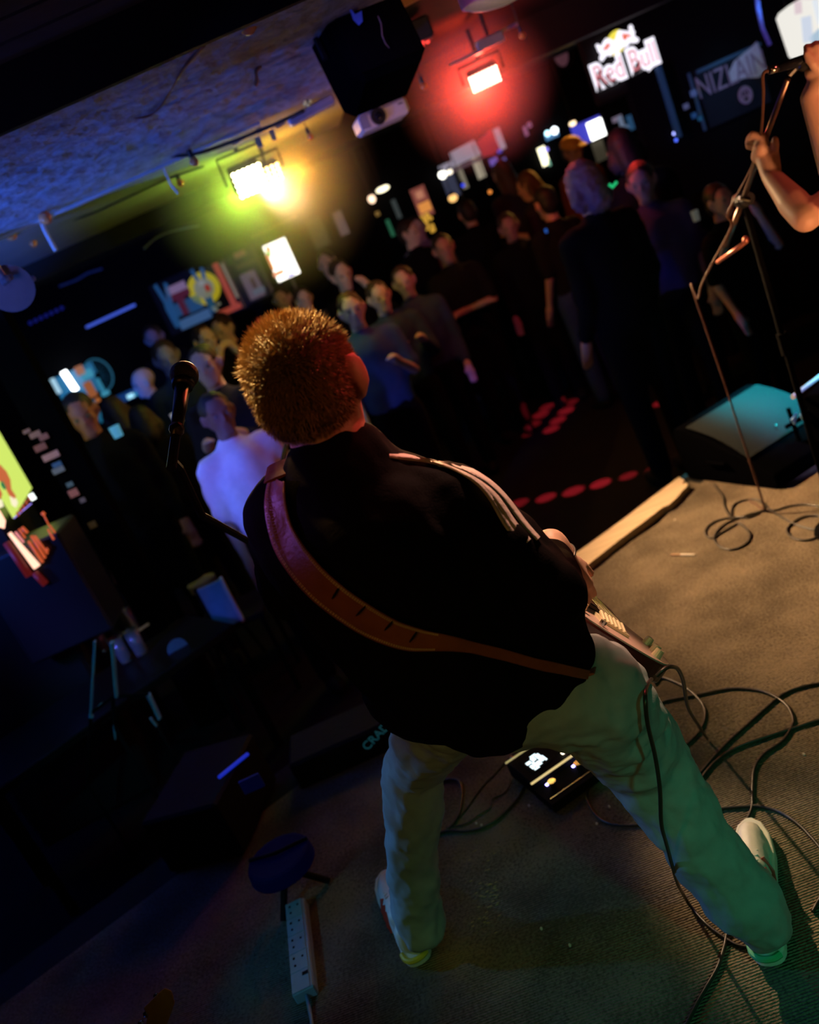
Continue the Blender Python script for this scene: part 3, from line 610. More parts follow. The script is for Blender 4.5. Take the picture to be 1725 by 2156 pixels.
MB().cyl(g(.0, .128, .03), g(.0, .16, .03), .008, n=12).build('jack_plug', M_blk, fx)

# ============================================================ POWER STRIP at lower left
pA, pB = PZ(617, 1903, .03), PZ(634, 2092, .03); dl = (pB-pA); L = dl.length; dl.normalize(); dw = Vector((-dl.y, dl.x, 0)); 
if dw.x < 0: dw = -dw
Rs = Matrix((dw, dl, dw.cross(dl))).transposed(); mid = (pA+pB)/2; g = lambda x, y, z: Vector((mid.x, mid.y, 0))+dw*x+dl*y+Vector((0, 0, z))
ps = thing('power_strip', 'white five section power strip lying at the left of the stage', 'power strip', (mid.x, mid.y, 0))
M_wp = mat('white_plastic', (.34, .46, .52), .6, spec=.2)
MB().bev(g(.008, 0, .018), (.062, L, .036), Rs, .004).build('casing', M_wp, ps)
for k in range(5):
    y = -L/2+L*(k+.5)/5
    pl = MB().box(g(.004, y, .0372), (.050, L/5-.004, .003), Rs).build('socket_face', M_wp, ps)
    holes = ((-.012, -.016, .004, .007), (.013, -.012, .004, .006), (-.010, .012, .004, .007)) if k < 4 else ((.016, -.018, .012, .012),)
    for hx, hy, a, b in holes: MB().box(g(.004+hx, y+hy, .0390), (a*1.4, b, .0016), Rs).build('socket_hole' if k < 4 else 'switch', M_black, pl)
MB().tube([g(.010, L/2, .018), g(.012, L/2+.06, .008), g(.02, L/2+.30, .006), g(.05, L/2+.5, .006)], .005, 8).build('power_lead', M_wp, ps, smooth=True)
L_['strip'] = spot('cool_strip_spot', (-2.2, .4, 2.1), tuple(mid), (.08, .62, 1), 38, 11, .8, .05)

# ============================================================ STAGE MONITORS at the right
M_box = mat('speaker_carpet', (.0015, .0015, .002), 1, spec=0, noise=.2, nscale=90, bump=.5, bscale=400); M_grill = mat('monitor_grille', (.014, .018, .019), .9, spec=.08, noise=.15, nscale=300, bump=.5, bscale=500)
def mdim(px, py, D): return P(px, py, D)

def wedge(label, A, ax, L, W, H, name='stage_monitor'):
    ax = Vector(ax).normalized(); dp = Vector((-ax.y, ax.x, 0)); A = Vector(A)
    g = lambda x, y, z: A+ax*x+dp*y+Vector((0, 0, z))
    t = thing(name, label, 'monitor speaker', tuple(A), 'wedge monitors on the stage')
    pr = [(0, .02), (.02, 0), (L, 0), (L+.02, .02), (L+.01, .07), (L*.80, .13), (.085, H), (.03, H+.005), (.0, H-.03)]; n = len(pr)
    MB().add([g(x, 0, z) for x, z in pr]+[g(x, W, z) for x, z in pr], [tuple(range(n)), tuple(range(2*n-1, n-1, -1))]+[(i, n+i, n+(i+1) % n, (i+1) % n) for i in range(n)]).build('cabinet', M_box, t, bevel=.008)
    a, b = g(L*.79, 0, .136), g(.095, 0, H+.003); u = (b-a); nrm = dp.cross(u).normalized()
    if nrm.z < 0: nrm = -nrm
    q = lambda s, y, h=0: a+u*s+dp*y+nrm*h
    m_ = MB(); N = 10; vs = []                                       # slightly bowed perforated grille
    for i in range(N+1):
        for yy in (.012, W-.012): vs.append(q(i/N, yy, .006+.022*math.sin(math.pi*i/N)))
    nn = len(vs); vs += [v-nrm*.006 for v in vs]
    fs = [(2*i, 2*i+1, 2*i+3, 2*i+2) for i in range(N)]+[(nn+2*i, nn+2*i+2, nn+2*i+3, nn+2*i+1) for i in range(N)]+[(2*i, 2*i+2, nn+2*i+2, nn+2*i) for i in range(N)]+[(2*i+1, nn+2*i+1, nn+2*i+3, 2*i+3) for i in range(N)]
    m_.add(vs, fs).build('grille', M_grill, t, smooth=True)
    MB().tube([g(L*.35, -.002, .10), g(L*.35, -.012, .11), g(L*.55, -.012, .11), g(L*.55, -.002, .10)], .008, 8).build('side_handle', M_box, t)
    for k in range(2): MB().cyl(q(.15+.7*k, W*.5, .028), q(.15+.7*k, W*.5, .031), .006, n=8).build('grille_screw', M_chr, t)
    return t
wedge('black wedge stage monitor with grille lit teal, at the far corner of the stage', (1.315, 4.12, 0), (.33, -.944, 0), .56, .50, .27)
w2 = wedge('second wedge stage monitor at the right frame edge, its top edge lit pale violet', tuple(PZ(1672, 836, .30)-Vector((0, 0, .30))+Vector((.02, -.02, 0))), (.55, -.83, 0), .50, .50, .30)

e0, e1 = PZ(1670, 836, .312), PZ(1745, 780, .312); MB().tube([e0, e1], .011, 8).build('lit_edge', mat('violet_lit_edge', (.45, .43, .5), .5), w2)  # pale strip added so the cabinet edge shows violet light
xs_ = thing('lit_patch_frame', 'black cross frame with added triangles painting teal lit patches beside the second monitor', 'stand', tuple(PZ(1700, 1000, 0)))
for tr_ in (((1667, 884), (1679, 870), (1675, 895)), ((1683, 960), (1692, 948), (1697, 974)), ((1705, 935), (1724, 934), (1709, 957)), ((1686, 874), (1702, 862), (1692, 884))):
    v_ = [P(x, y, 3.72) for x, y in tr_]; MB().add(v_+[q_+Vector((0, .01, 0)) for q_ in v_], [(0, 1, 2), (5, 4, 3), (0, 3, 4, 1), (1, 4, 5, 2), (2, 5, 3, 0)]).build('lit_patch', mat('teal_lit_patch', (.10, .22, .30), .6), xs_)  # teal triangles stand in for lit patches of the surface behind
for a_, b_ in (((1660, 860), (1705, 990)), ((1655, 900), (1740, 850)), ((1670, 985), (1745, 920))): MB().tube([P(*a_, 3.74), P(*b_, 3.74)], .010, 6).build('bar', M_box, xs_)
q_ = P(1705, 990, 3.74); MB().cyl(q_, (q_.x, q_.y, .0), .010, n=6).build('foot_bar', M_box, xs_)
# ============================================================ BOOM MIC STAND and SINGER at right
M_tube = mat('satin_tube', (.34, .22, .18), .32, 1.)
M_std = mat('stand_black', (.003, .003, .003), .9, spec=.04); ck = P(1565, 420, 3.05); tp = P(1662, 158, 2.42); tl = ck+(ck-tp)*.62
ms = thing('boom_microphone_stand', 'boom microphone stand held by the singer at the right edge', 'microphone stand', (ck.x, ck.y, 0))
bd = (tl-tp).normalized(); BL = (tl-tp).length
MB().cyl(tp+bd*.02, tp+bd*BL*.60, .0082, n=12).build('boom_arm', M_tube, ms, smooth=True)
MB().cyl(tp+bd*(BL*.60), tp+bd*(BL*.62), .012, n=12).cyl(tp+bd*BL*.62, tl, .0095, n=12).build('boom_tail', M_tube, ms, smooth=True)
MB().cyl(tl-bd*.06, tl+bd*.05, .013, .011, n=12).build('end_grip', M_blk, ms)
MB().ball(ck, .030, 12).cyl(ck+Vector((0, -.04, 0)), ck+Vector((0, .04, 0)), .022, n=14).build('boom_clutch', M_blk, ms)
MB().tube([ck+Vector((0, -.04, 0)), ck+Vector((-.01, -.06, .0)), ck+Vector((-.045, -.07, .02))], .007, 8).build('clutch_handle', M_chr, ms)
MB().cyl((ck.x, ck.y, .08), tuple(ck), .011, n=12).build('pole', M_std, ms, smooth=True)
MB().cyl((ck.x, ck.y, .72), (ck.x, ck.y, .80), .019, n=12).build('height_clutch', M_std, ms)
MB().cyl((ck.x, ck.y, .0), (ck.x, ck.y, .02), .085, .08, n=28).cyl((ck.x, ck.y, .02), (ck.x, ck.y, .09), .024, .014, n=14).build('round_base', M_std, ms)
MB().cyl(P(1511, 552, 3.25), P(1573, 508, 3.10), .008, n=10).ball(P(1571, 505, 3.10), .014, 8).build('accessory_arm', mat('copper_arm', (.7, .25, .18), .35, .8), ms, smooth=True)
# microphone
ma, mb_ = P(1614, 150, 2.42), P(1760, 108, 2.38); md = (mb_-ma).normalized(); mlen = (mb_-ma).length
mi = thing('microphone', 'black vocal microphone held up to the mouth at the top right edge', 'microphone', tuple(ma))
MB().cyl(ma+md*.005, ma+md*.03, .0105, n=14).build('connector', M_chr, mi, smooth=True)
MB().cyl(ma+md*.03, ma+md*(mlen-.02), .0115, .017, n=18).build('handle', mat('mic_body', (.02, .02, .03), .25, .3), mi, smooth=True)
MB().ball(ma+md*(mlen+.01), .026, 18).build('grille', mat('mic_mesh', (.35, .35, .36), .4, .9, bump=.6, bscale=900), mi, smooth=True)
MB().tube([tp, tp+(ma+md*.09-tp)*.5, ma+md*.09-Vector((0, 0, .012))], .009, 8).ball(ma+md*.09-Vector((0, 0, .01)), .017, 10).build('clip', M_blk, mi)
hc = [ma+md*.006, P(1607, 158, 2.42), P(1608, 200, 2.48), P(1605, 262, 2.62), P(1598, 310, 2.74), P(1580, 360, 2.92), P(1556, 405, 3.04), P(1532, 452, 3.10), P(1540, 478, 3.15), P(1500, 555, 3.30), P(1478, 598, 3.36), P(1470, 628, 3.38)]
q0 = P(1470, 628, 3.38); hc += [Vector((q0.x+.01, q0.y+.05, 1.0)), Vector((q0.x+.02, q0.y+.05, .6)), Vector((q0.x+.02, q0.y+.04, .2)), Vector((q0.x+.02, q0.y+.04, .03)), PZ(1592, 1062, .005), PZ(1578, 1053, .005)]
o = MB().tube(smoothpath(hc, 6), .0042, 8).build('microphone_cable', mat('mic_cable', (.10, .045, .03), .5, spec=.3), smooth=True); tag(o, 'microphone cable running along the boom stand and hanging in front of the stage monitor', 'cable')
# singer: mostly beyond the frame edge
sg = thing('person', 'bare armed singer at the right edge gripping microphone and stand', 'person', (2.0, 2.5, 0))
hp = P(1607, 322, 2.72); wr = P(1625, 372, 2.66); el = P(1697, 458, 2.50); sh1 = P(1915, 310, 2.52)
wr2 = P(1708, 205, 2.40); hp2 = P(1690, 118, 2.40); el2 = P(1790, 450, 2.36); sh2 = P(1965, 255, 2.36)
sm = MB(); neck = (sh1+sh2)/2+Vector((0, 0, .10)); hdc = neck+Vector((-.05, .0, .15))
fz = (ma-hdc); fz.z = 0; sgv = head(sm, hdc, fz, (0, 0, 1), 1.0)
sm.chain([hdc-Vector((0, 0, .04)), neck-Vector((0, 0, .06))], [.056, .062])
sm.cap(sh1, sh2, .06); tor = neck-Vector((-.02, 0, .28)); pel = Vector((2.0, 2.5, .92)); sm.cap(neck-Vector((0, 0, .1)), tor, .10, .13); sm.cap(tor, pel, .12, .12)
sm.chain([sh1, el.lerp(sh1, .5), el], [.052, .045, .040]); sm.chain([el, el.lerp(wr, .35), el.lerp(wr, .72), wr], [.041, .043, .034, .028], 16)
sm.chain([sh2, el2], [.05, .041]); sm.chain([el2, el2.lerp(wr2, .4), wr2], [.041, .040, .027])
for sx in (-1, 1):
    hpj = pel+Vector((0, sx*.1, -.04)); kn = Vector((pel.x-.02, pel.y+sx*.14, .5)); an = Vector((pel.x, pel.y+sx*.16, .09)); sm.chain([hpj, kn, an], [.085, .055, .04]); sm.cap(an, an+Vector((-.13, 0, -.05)), .038, .034)
# fist round the boom: knuckles to the left, thumb up along the tube
axb = -bd; out = (CAM-hp).normalized(); lft = axb.cross(out).normalized()
if (P(1500, 320, 2.7)-P(1600, 320, 2.7)).dot(lft) < 0: lft = -lft
c0 = tp+bd*((hp-tp).dot(bd)); fc = c0+out*.006
sm.cap(wr, hp+out*.018-lft*.01, .028, .036); sm.cap(hp+out*.022-axb*.022+lft*.008, hp+out*.022+axb*.024+lft*.008, .024, .024)
for k in range(4):
    b0 = c0+axb*(.036-.0225*k); rr = (.0105, .0108, .0102, .009)[k]
    pk = [b0+out*.030+lft*.006, b0+out*.022+lft*.038, b0-out*.010+lft*.040, b0-out*.026+lft*.012]
    sm.cap(hp+out*.020-lft*.005+axb*(.015-.012*k), pk[0], .016, .012)
    sm.chain([p_+lft*(.004*(1.5-abs(k-1.5))) for p_ in pk], [rr*1.15, rr*1.1, rr, rr*.9])
th0 = hp+out*.012-lft*.026; sm.chain([wr+(hp-wr)*.35-lft*.015+out*.01, th0+axb*.022, th0+axb*.060+lft*.002, th0+axb*.086+lft*.008], [.022, .016, .0125, .0105])
# hand closed round the microphone
mc = ma+md*.128; o2 = (CAM-mc).normalized(); u2 = md.cross(o2).normalized()
if u2.z < 0: u2 = -u2
sm.cap(wr2, mc-u2*.035+md*.02, .027, .034); sm.cap(mc-u2*.035-md*.015, mc-u2*.035+md*.055, .022, .024)
for k in range(4):
    b0 = mc+md*(-.025+.021*k); rr = (.0088, .0098, .0102, .0098)[k]
    sm.chain([b0-u2*.030-o2*.012, b0+u2*.006-o2*.028, b0+u2*.030-o2*.004, b0+u2*.022+o2*.020, b0-u2*.004+o2*.026], [rr*1.3, rr*1.1, rr, rr, rr*.9])
sm.chain([mc-u2*.034+o2*.018-md*.0, mc-u2*.012+o2*.030-md*.014, mc+u2*.012+o2*.027-md*.026], [.016, .012, .0098])
sm.build('body', M_skin2, sg, remesh=.0048, smoothit=4)
vm = MB(); vm.cap(neck-Vector((0, 0, .14)), tor, .125, .15); vm.cap(tor, pel, .145, .14); vm.cap(sh1.lerp(sh2, .25), sh1.lerp(sh2, .75), .072); vm.build('vest', mat('vest', (.02, .02, .025), .8), sg, remesh=.012, smoothit=6)
tr = MB(); tr.cap(pel, pel-Vector((0, 0, .05)), .14)
for sx in (-1, 1): tr.chain([pel+Vector((0, sx*.1, -.04)), Vector((pel.x-.02, pel.y+sx*.14, .5)), Vector((pel.x, pel.y+sx*.16, .12))], [.105, .075, .06])
tr.build('trousers', mat('trousers_black', (.02, .02, .022), .8), sg, remesh=.012, smoothit=5)
hh = MB(); hh.ball(hdc+Vector((.015, 0, .035)), (.095, .085, .095), 18); hh.build('hair', M_hair, sg, remesh=.01, smoothit=3)
for sx in (-1, 1): MB().ball(Vector((pel.x-.06, pel.y+sx*.16, .045)), (.13, .048, .045), 14).build('shoe', M_black, sg, smooth=True)
L_['singer'] = spot('singer_amber_spot', (1.2, .6, .15), tuple(P(1660, 380, 2.5)), (1, .44, .18), 200, 34, .6, .05)
L_['singer2'] = spot('singer_red_spot', (2.4, 1.3, 2.3), tuple(P(1700, 220, 2.4)), (1, .15, .12), 24, 40, .6, .05)

# ============================================================ MICROPHONE in front of the guitarist
mk = P(388, 790, 1.92)
gm = thing('microphone', 'round headed black microphone silhouetted left of the guitarist', 'microphone', tuple(mk))
mdv = (P(372, 905, 1.80)-mk).normalized()
MB().ball(mk, (.030, .030, .030), 22).build('grille', mat('dark_mesh', (.05, .05, .05), .5, .5, bump=.5, bscale=800), gm, smooth=True)
MB().cyl(mk+mdv*.022, mk+mdv*.034, .024, .021, n=18).cyl(mk+mdv*.034, mk+mdv*.17, .016, .011, n=18).build('handle', M_blk, gm, smooth=True)
gs = thing('microphone_stand', 'black microphone stand behind the guitarist, mostly hidden in the dark', 'microphone stand', tuple(PZ(850, 1430, 0)))
cj = mk+mdv*.13; bs = PZ(850, 1430, 0)
MB().cyl(cj, cj+mdv*.12, .010, n=10).ball(cj+mdv*.02, .016, 10).build('clip', M_blk, gs)
e_ = Vector((bs.x, bs.y, 1.12)); MB().tube([cj+mdv*.10, P(378, 985, 1.85), P(425, 1085, 1.95), P(560, 1160, 2.3), e_], .009, 8).build('boom_arm', M_black, gs)
MB().cyl(tuple(bs+Vector((0, 0, .02))), tuple(e_), .010, n=10).build('pole', M_black, gs)
MB().cyl(tuple(bs), tuple(bs+Vector((0, 0, .018))), .11, .10, n=28).build('round_base', M_black, gs)
# ============================================================ CEILING: lamps, haze, festoon bulbs, projector
def haze(name, c, R, dens, label):
    m = bpy.data.materials.new(name); m.use_nodes = True; nt = m.node_tree; N = nt.nodes; K = nt.links; N.clear()
    out = N.new('ShaderNodeOutputMaterial'); vs = N.new('ShaderNodeVolumeScatter'); vs.inputs['Anisotropy'].default_value = 0.0; vs.inputs['Color'].default_value = (1, 1, 1, 1)
    tc = N.new('ShaderNodeTexCoord'); ln = N.new('ShaderNodeVectorMath'); ln.operation = 'LENGTH'; K.new(tc.outputs['Object'], ln.inputs[0])
    mr = N.new('ShaderNodeMapRange'); mr.interpolation_type = 'SMOOTHSTEP'; mr.inputs[1].default_value = R; mr.inputs[2].default_value = R*.12; mr.inputs[3].default_value = 0; mr.inputs[4].default_value = dens
    K.new(ln.outputs['Value'], mr.inputs[0]); K.new(mr.outputs[0], vs.inputs['Density']); K.new(vs.outputs[0], out.inputs['Volume'])
    me = bpy.data.meshes.new(name); bm = bmesh.new(); bmesh.ops.create_icosphere(bm, subdivisions=3, radius=R); bm.to_mesh(me); bm.free(); me.materials.append(m)
    o = bpy.data.objects.new('haze', me); o.location = c; link(o); tag(o, label, 'haze', kind='stuff'); return o
haze('haze_yellow', LY+Vector((.05, .30, 0)), .72, .95, 'yellow green haze glowing round the left stage lamp')
haze('haze_red', LR+Vector((0, .28, 0)), .52, 1.0, 'red haze glowing round the right stage lamp')
M_house = mat('lamp_housing', (.03, .03, .035), .45, .4)
def led_panel(label, c, w, h, nx, ny, col, es, aim=(.5, 1.5, .6), name='stage_lamp'):
    t = thing(name, label, 'stage lamp', tuple(c)); c = Vector(c); f = (Vector(aim)-c).normalized(); q = f.to_track_quat('-Z', 'Y').to_matrix()
    up = Vector((0, 0, 1)); x = f.cross(up).normalized(); u = x.cross(f); R = Matrix((x, f, u)).transposed(); g = lambda a, b, d: c+R @ Vector((a, b, d))
    MB().bev(g(0, -.075, 0), (w*1.0, .12, h*1.0), R, .01).build('housing', M_house, t)
    gm_ = glow('led_'+name+str(int(col[1]*100)), col, es)
    for i in range(nx):
        for j in range(ny): MB().ball(g((i-(nx-1)/2)*w/nx, -.012, (j-(ny-1)/2)*h/ny), min(w/nx, h/ny)*.44, 8).build('led', gm_, t)
    MB().tube([g(-w*.7, -.07, 0), g(-w*.7, -.07, h*1.0), g(w*.7, -.07, h*1.0), g(w*.7, -.07, 0)], .008, 6).build('yoke', M_house, t)
    MB().cyl(g(0, -.07, h*1.0), (g(0, -.07, h).x, g(0, -.07, h).y, 2.44), .012, n=8).build('clamp', M_house, t)
    return t
led_panel('left stage lamp glowing blinding yellow white through green haze', LY, .175, .15, 6, 5, (1, .95, .45), 15)
led_panel('smaller orange led lamp touching the yellow lamp on its right', LO, .12, .10, 4, 4, (1, .6, .2), 10)
led_panel('red led stage lamp with a grid of bright lights on the ceiling', LR, .175, .095, 9, 5, (1, .45, .33), 9)
# metal housing above the red lamp
sc = msc(5.4); t = thing('lamp_bracket', 'long metal bracket above the red stage lamp, lit pinkish red', 'bracket', tuple(P(1010, 100, 5.4)))
xr = Vector((1, 0, 0)); c_ = P(1015, 97, 5.4); M_pk = mat('bare_metal', (.5, .36, .32), .45, .3)
MB().bev(c_+Vector((.05, 0, .005)), (.16, .06, .055), None, .006).build('box', M_pk, t); MB().box(c_+Vector((-.10, 0, -.02)), (.20, .03, .02)).box(c_+Vector((.16, 0, .03)), (.14, .02, .016)).build('rail', M_pk, t); MB().cyl(c_+Vector((.05, .0, .03)), (c_.x+.05, c_.y, 2.47), .01, n=8).build('stem', M_house, t)
L_['pinkbracket'] = point('bracket_glow', tuple(LR+Vector((0, -.06, .10))), (1, .1, .06), 3)  # added point that reddens the bracket above the lamp
# projector
pj = thing('projector', 'white projector hanging under the ceiling between both stage lamps, tinted violet', 'projector', tuple(P(805, 240, 4.3)))
c_ = P(808, 240, 4.3); M_pw = mat('white_case', (.62, .60, .66), .4); Rj = Matrix.Rotation(math.radians(3), 3, 'Z')
gj = lambda x, y, z: c_+Rj @ Vector((x, y, z))
MB().bev(gj(0, .10, 0), (.235, .22, .072), Rj, .014).build('casing', M_pw, pj); MB().cyl(gj(-.028, -.005, 0), gj(-.028, -.022, 0), .036, .034, n=24).build('lens_ring', M_blk, pj, smooth=False); MB().ball(gj(-.028, -.012, 0), (.028, .014, .028), 16).build('lens', mat('lens_glass', (.01, .01, .015), .05), pj, smooth=True)
MB().box(gj(-.094, -.011, -.004), (.040, .003, .052), Rj).build('vent', mat('vent_grey', (.25, .24, .3), .5), pj); MB().box(gj(.085, -.011, .012), (.022, .002, .006), Rj).build('button', M_blk, pj)
MB().box(gj(.0, .02, .040), (.022, .02, .014), Rj).build('focus_tab', M_pw, pj); MB().cyl(gj(0, .1, .036), (c_.x, c_.y+.1, 2.47), .014, n=10).build('ceiling_mount', M_house, pj)
# ventilation / strip light fitting near the lamps
vt = thing('strip_light_fitting', 'pale grey ribbed light fitting on the ceiling edge right of the yellow lamp', 'light fitting', tuple(P(655, 235, 4.5)))
c_ = P(655, 234, 4.6); MB().bev(c_, (.24, .10, .040), Matrix.Rotation(math.radians(-4), 3, 'Y'), .01).build('housing', mat('pale_metal', (.55, .52, .66), .4, .3), vt)
for k in range(3): MB().box(c_+Vector((0, -.052, -.012+.012*k)), (.21, .006, .003), Matrix.Rotation(math.radians(-4), 3, 'Y')).build('rib', M_house, vt)
for dx, dz in ((-.02, .030), (-.005, .022), (-.012, .038), (.01, .032)): MB().ball(c_+Vector((dx, -.055, dz)), .0075, 8).build('screw_eye', mat('gilt', (.8, .8, .5), .3, .6, emit=(.8, .8, .4), es=.15), vt)
MB().cyl(c_+Vector((0, 0, .02)), (c_.x, c_.y, 2.35), .01, n=8).build('stem', M_house, vt)
L_['fit'] = spot('violet_fitting_spot', tuple(c_+Vector((.3, -.9, -.6))), tuple(c_), (.45, .4, 1), 3.5, 18, .8, .05)
# speaker hanging from the ceiling
M_cab2 = mat('speaker_cabinet', (.0015, .002, .003), 1, spec=0)
hs = thing('ceiling_speaker', 'large black loudspeaker hanging from the ceiling above the projector', 'speaker', tuple(P(770, 95, 3.3)))
c_ = P(768, 92, 3.4); Rk = Matrix.Rotation(math.radians(12), 3, 'Z') @ Matrix.Rotation(math.radians(-14), 3, 'X')
MB().bev(c_, (.27, .30, .34), Rk, .03).build('cabinet', M_cab2, hs); MB().box(c_+Rk @ Vector((0, -.152, 0)), (.23, .006, .30), Rk).build('grille', mat('speaker_grille', (.002, .002, .003), .9, spec=.05, bump=.4, bscale=400), hs)
MB().tube([c_+Rk @ Vector((-.15, 0, 0)), c_+Rk @ Vector((-.15, 0, .20)), c_+Rk @ Vector((.15, 0, .20)), c_+Rk @ Vector((.15, 0, 0))], .012, 6).build('yoke', M_black, hs)
MB().add([P(733, 10, 3.2), P(748, 30, 3.2), P(762, 22, 3.2), P(764, 45, 3.2), P(756, 54, 3.2), P(744, 42, 3.2), P(733, 10, 3.23), P(748, 30, 3.23), P(762, 22, 3.23), P(764, 45, 3.23), P(756, 54, 3.23), P(744, 42, 3.23)], [(0, 1, 2, 3, 4, 5), (11, 10, 9, 8, 7, 6)]+[(i, 6+i, 6+(i+1) % 6, (i+1) % 6) for i in range(6)]).build('bracket_plate', mat('blue_plate', (.1, .25, .8), .5), hs)
L_['blueplate'] = spot('blue_speaker_spot', (-1.0, 1.6, 1.9), tuple(P(745, 40, 3.2)), (.03, .15, 1), 10, 14, .7, .05)
tp_ = thing('cable_tie', 'tan strip of tape dangling beside the ceiling speaker', 'tape', tuple(P(808, 60, 3.25))); MB().tube([P(796, 34, 3.2), P(803, 50, 3.2), P(805, 75, 3.2), P(812, 92, 3.2), P(820, 101, 3.2)], [.004, .006, .005, .004, .002], 6, flat=.3).build('strip', mat('tan_tape', (.45, .28, .18), .7), tp_)
# domed lamp at the top edge
dl_ = thing('dome_light', 'half round glossy ceiling light reflecting violet and green at the top edge', 'ceiling light', tuple(P(1035, 5, 3.5)))
c_ = P(1040, -2, 3.6); MB().ball(c_, (.115, .09, .030), 20, Matrix.Rotation(math.radians(8), 3, 'Y')).build('dome', mat('opal', (.45, .5, .5), .3), dl_, smooth=True); MB().cyl(c_+Vector((0, 0, .01)), c_+Vector((0, 0, .05)), .12, n=28).build('rim', mat('violet_lit_rim', (.4, .2, .6), .4), dl_)  # violet light on the rim is put into its colour
L_['dome'] = spot('green_dome_spot', tuple(c_+Vector((.3, -.7, -.6))), tuple(c_), (.2, 1, .7), 2.2, 18, .8, .05); L_['dome2'] = spot('violet_dome_spot', tuple(c_+Vector((-.7, -.5, -.5))), tuple(c_), (.6, .12, 1), 3, 18, .8, .05)
MB().box(P(820, 20, 3.45)+Vector((0, 0, .0)), (.30, .04, .03), Matrix.Rotation(math.radians(-4), 3, 'Y')).build('bar', mat('brown_rail', (.28, .14, .06), .6), thing('ceiling_rail', 'short brown rail on the ceiling above the speaker', 'rail', tuple(P(820, 20, 3.45))))
# festoon string
M_wire = mat('wire', (.02, .02, .022), .6); M_bulb = mat('orange_bulb', (.85, .26, .08), .18, spec=.9)
bulbs = [(520, 52, 2.9, 21), (95, 459, 4.45, 14), (23, 495, 4.9, 12), (70, 513, 5.4, 8), (409, 341, 4.5, 10), (380, 385, 5.3, 8), (730, 214, 4.4, 9), (653, 288, 5.2, 7), (860, 102, 4.2, 11), (893, 182, 5.0, 8), (1100, 75, 5.2, 7)]
where = ['largest, alone high on the dark ceiling boards', 'hanging at the left beneath the pale ceiling edge', 'nearest the left frame edge', 'small one below and right of the leftmost bulb', 'hanging left of the yellow lamp', 'dim small one below the bulb left of the yellow lamp', 'between light fitting and projector', 'small one right of the yellow lamp haze', 'right of the hanging speaker', 'small one between projector and red lamp', 'dim one right of the red lamp bracket']
for i, (x, y, D, r) in enumerate(bulbs):
    c_ = P(x, y, D); rr = r*msc(D, x, y)
    t = thing('festoon_bulb', 'orange round bulb, '+where[i], 'light bulb', tuple(c_), 'orange festoon bulbs along the ceiling')
    MB().ball(c_, rr, 14).build('glass', M_bulb, t, smooth=True); MB().cyl(c_+Vector((0, 0, rr*.8)), c_+Vector((0, 0, rr*2.6)), rr*.5, rr*.6, n=10).build('socket', M_blk, t)
    MB().cyl(c_+Vector((0, 0, rr*2.5)), (c_.x, c_.y, 2.33 if (x < 700 and D > 3) else 2.46), .003, n=6).build('cord', M_wire, t)
def wire(label, pts, r=.006, m=None, cat='cable', name='cable', group=None):
    return tag(MB().tube(smoothpath([P(*p) for p in pts], 6), r, 6).build(name, m or M_wire, smooth=True), label, cat, group)
wire('black festoon wire running along the edge between the two ceiling panels', [(-20, 470, 4.55), (60, 432, 4.5), (90, 425, 4.5), (150, 412, 4.55), (300, 345, 4.55), (330, 330, 4.5), (420, 322, 4.55), (560, 270, 4.55), (640, 232, 4.55)], .008)
wire('thin black wire on the far ceiling panel', [(60, 490, 5.4), (180, 455, 5.3), (260, 420, 5.3), (350, 378, 5.2), (430, 350, 5.2)], .006)
wire('reddish cord looping under the rough ceiling', [(130, 225, 2.85), (200, 240, 3.2), (290, 247, 3.4), (330, 232, 3.4), (360, 185, 3.2), (385, 145, 3.0), (430, 95, 2.8)], .005, mat('red_cord', (.16, .04, .02), .6))
wire('pale curled scrap of tape stuck to the rough ceiling', [(548, 140, 3.45), (538, 152, 3.42), (540, 165, 3.40), (537, 182, 3.38)], .007, mat('pale_scrap', (.6, .42, .3), .7), 'tape', 'tape_scrap')
wire('pale ribbon dangling below the leftmost ceiling bulbs', [(88, 470, 4.6), (96, 488, 4.6), (105, 505, 4.6), (118, 528, 4.6)], .010, mat('pale_ribbon', (.6, .6, .62), .7), 'ribbon', 'ribbon')
wire('pale ribbon dangling left of the yellow lamp', [(343, 350, 4.7), (350, 366, 4.7), (360, 388, 4.7), (376, 408, 4.7)], .006, mat('pale_ribbon', (.6, .6, .62), .7), 'ribbon', 'ribbon')
wire('glossy blue lit pipe bending along the dark far ceiling', [(302, 524, 6.7), (330, 500, 6.7), (365, 486, 6.7), (420, 475, 6.7)], .008, mat('pipe', (.15, .2, .35), .3, .5), 'pipe', 'pipe')
for s_, (x, y) in enumerate(((312, 335), (330, 322), (72, 428), (90, 420))):
    pass
gf = thing('gaffer_bundle', 'clump of brackets and tape where the ceiling edge meets the yellow lamp', 'bracket', tuple(P(560, 285, 4.7)))
for x, y, a, b_ in ((556, 272, .05, .02), (545, 300, .03, .05), (575, 285, .025, .05), (520, 288, .16, .012), (590, 262, .05, .02)): MB().box(P(x, y, 4.75), (a, .03, b_), Matrix.Rotation(random.uniform(-.5, .5), 3, 'Y')).build('bracket_piece', mat('tan_metal', (.5, .36, .2), .5, .2), gf)
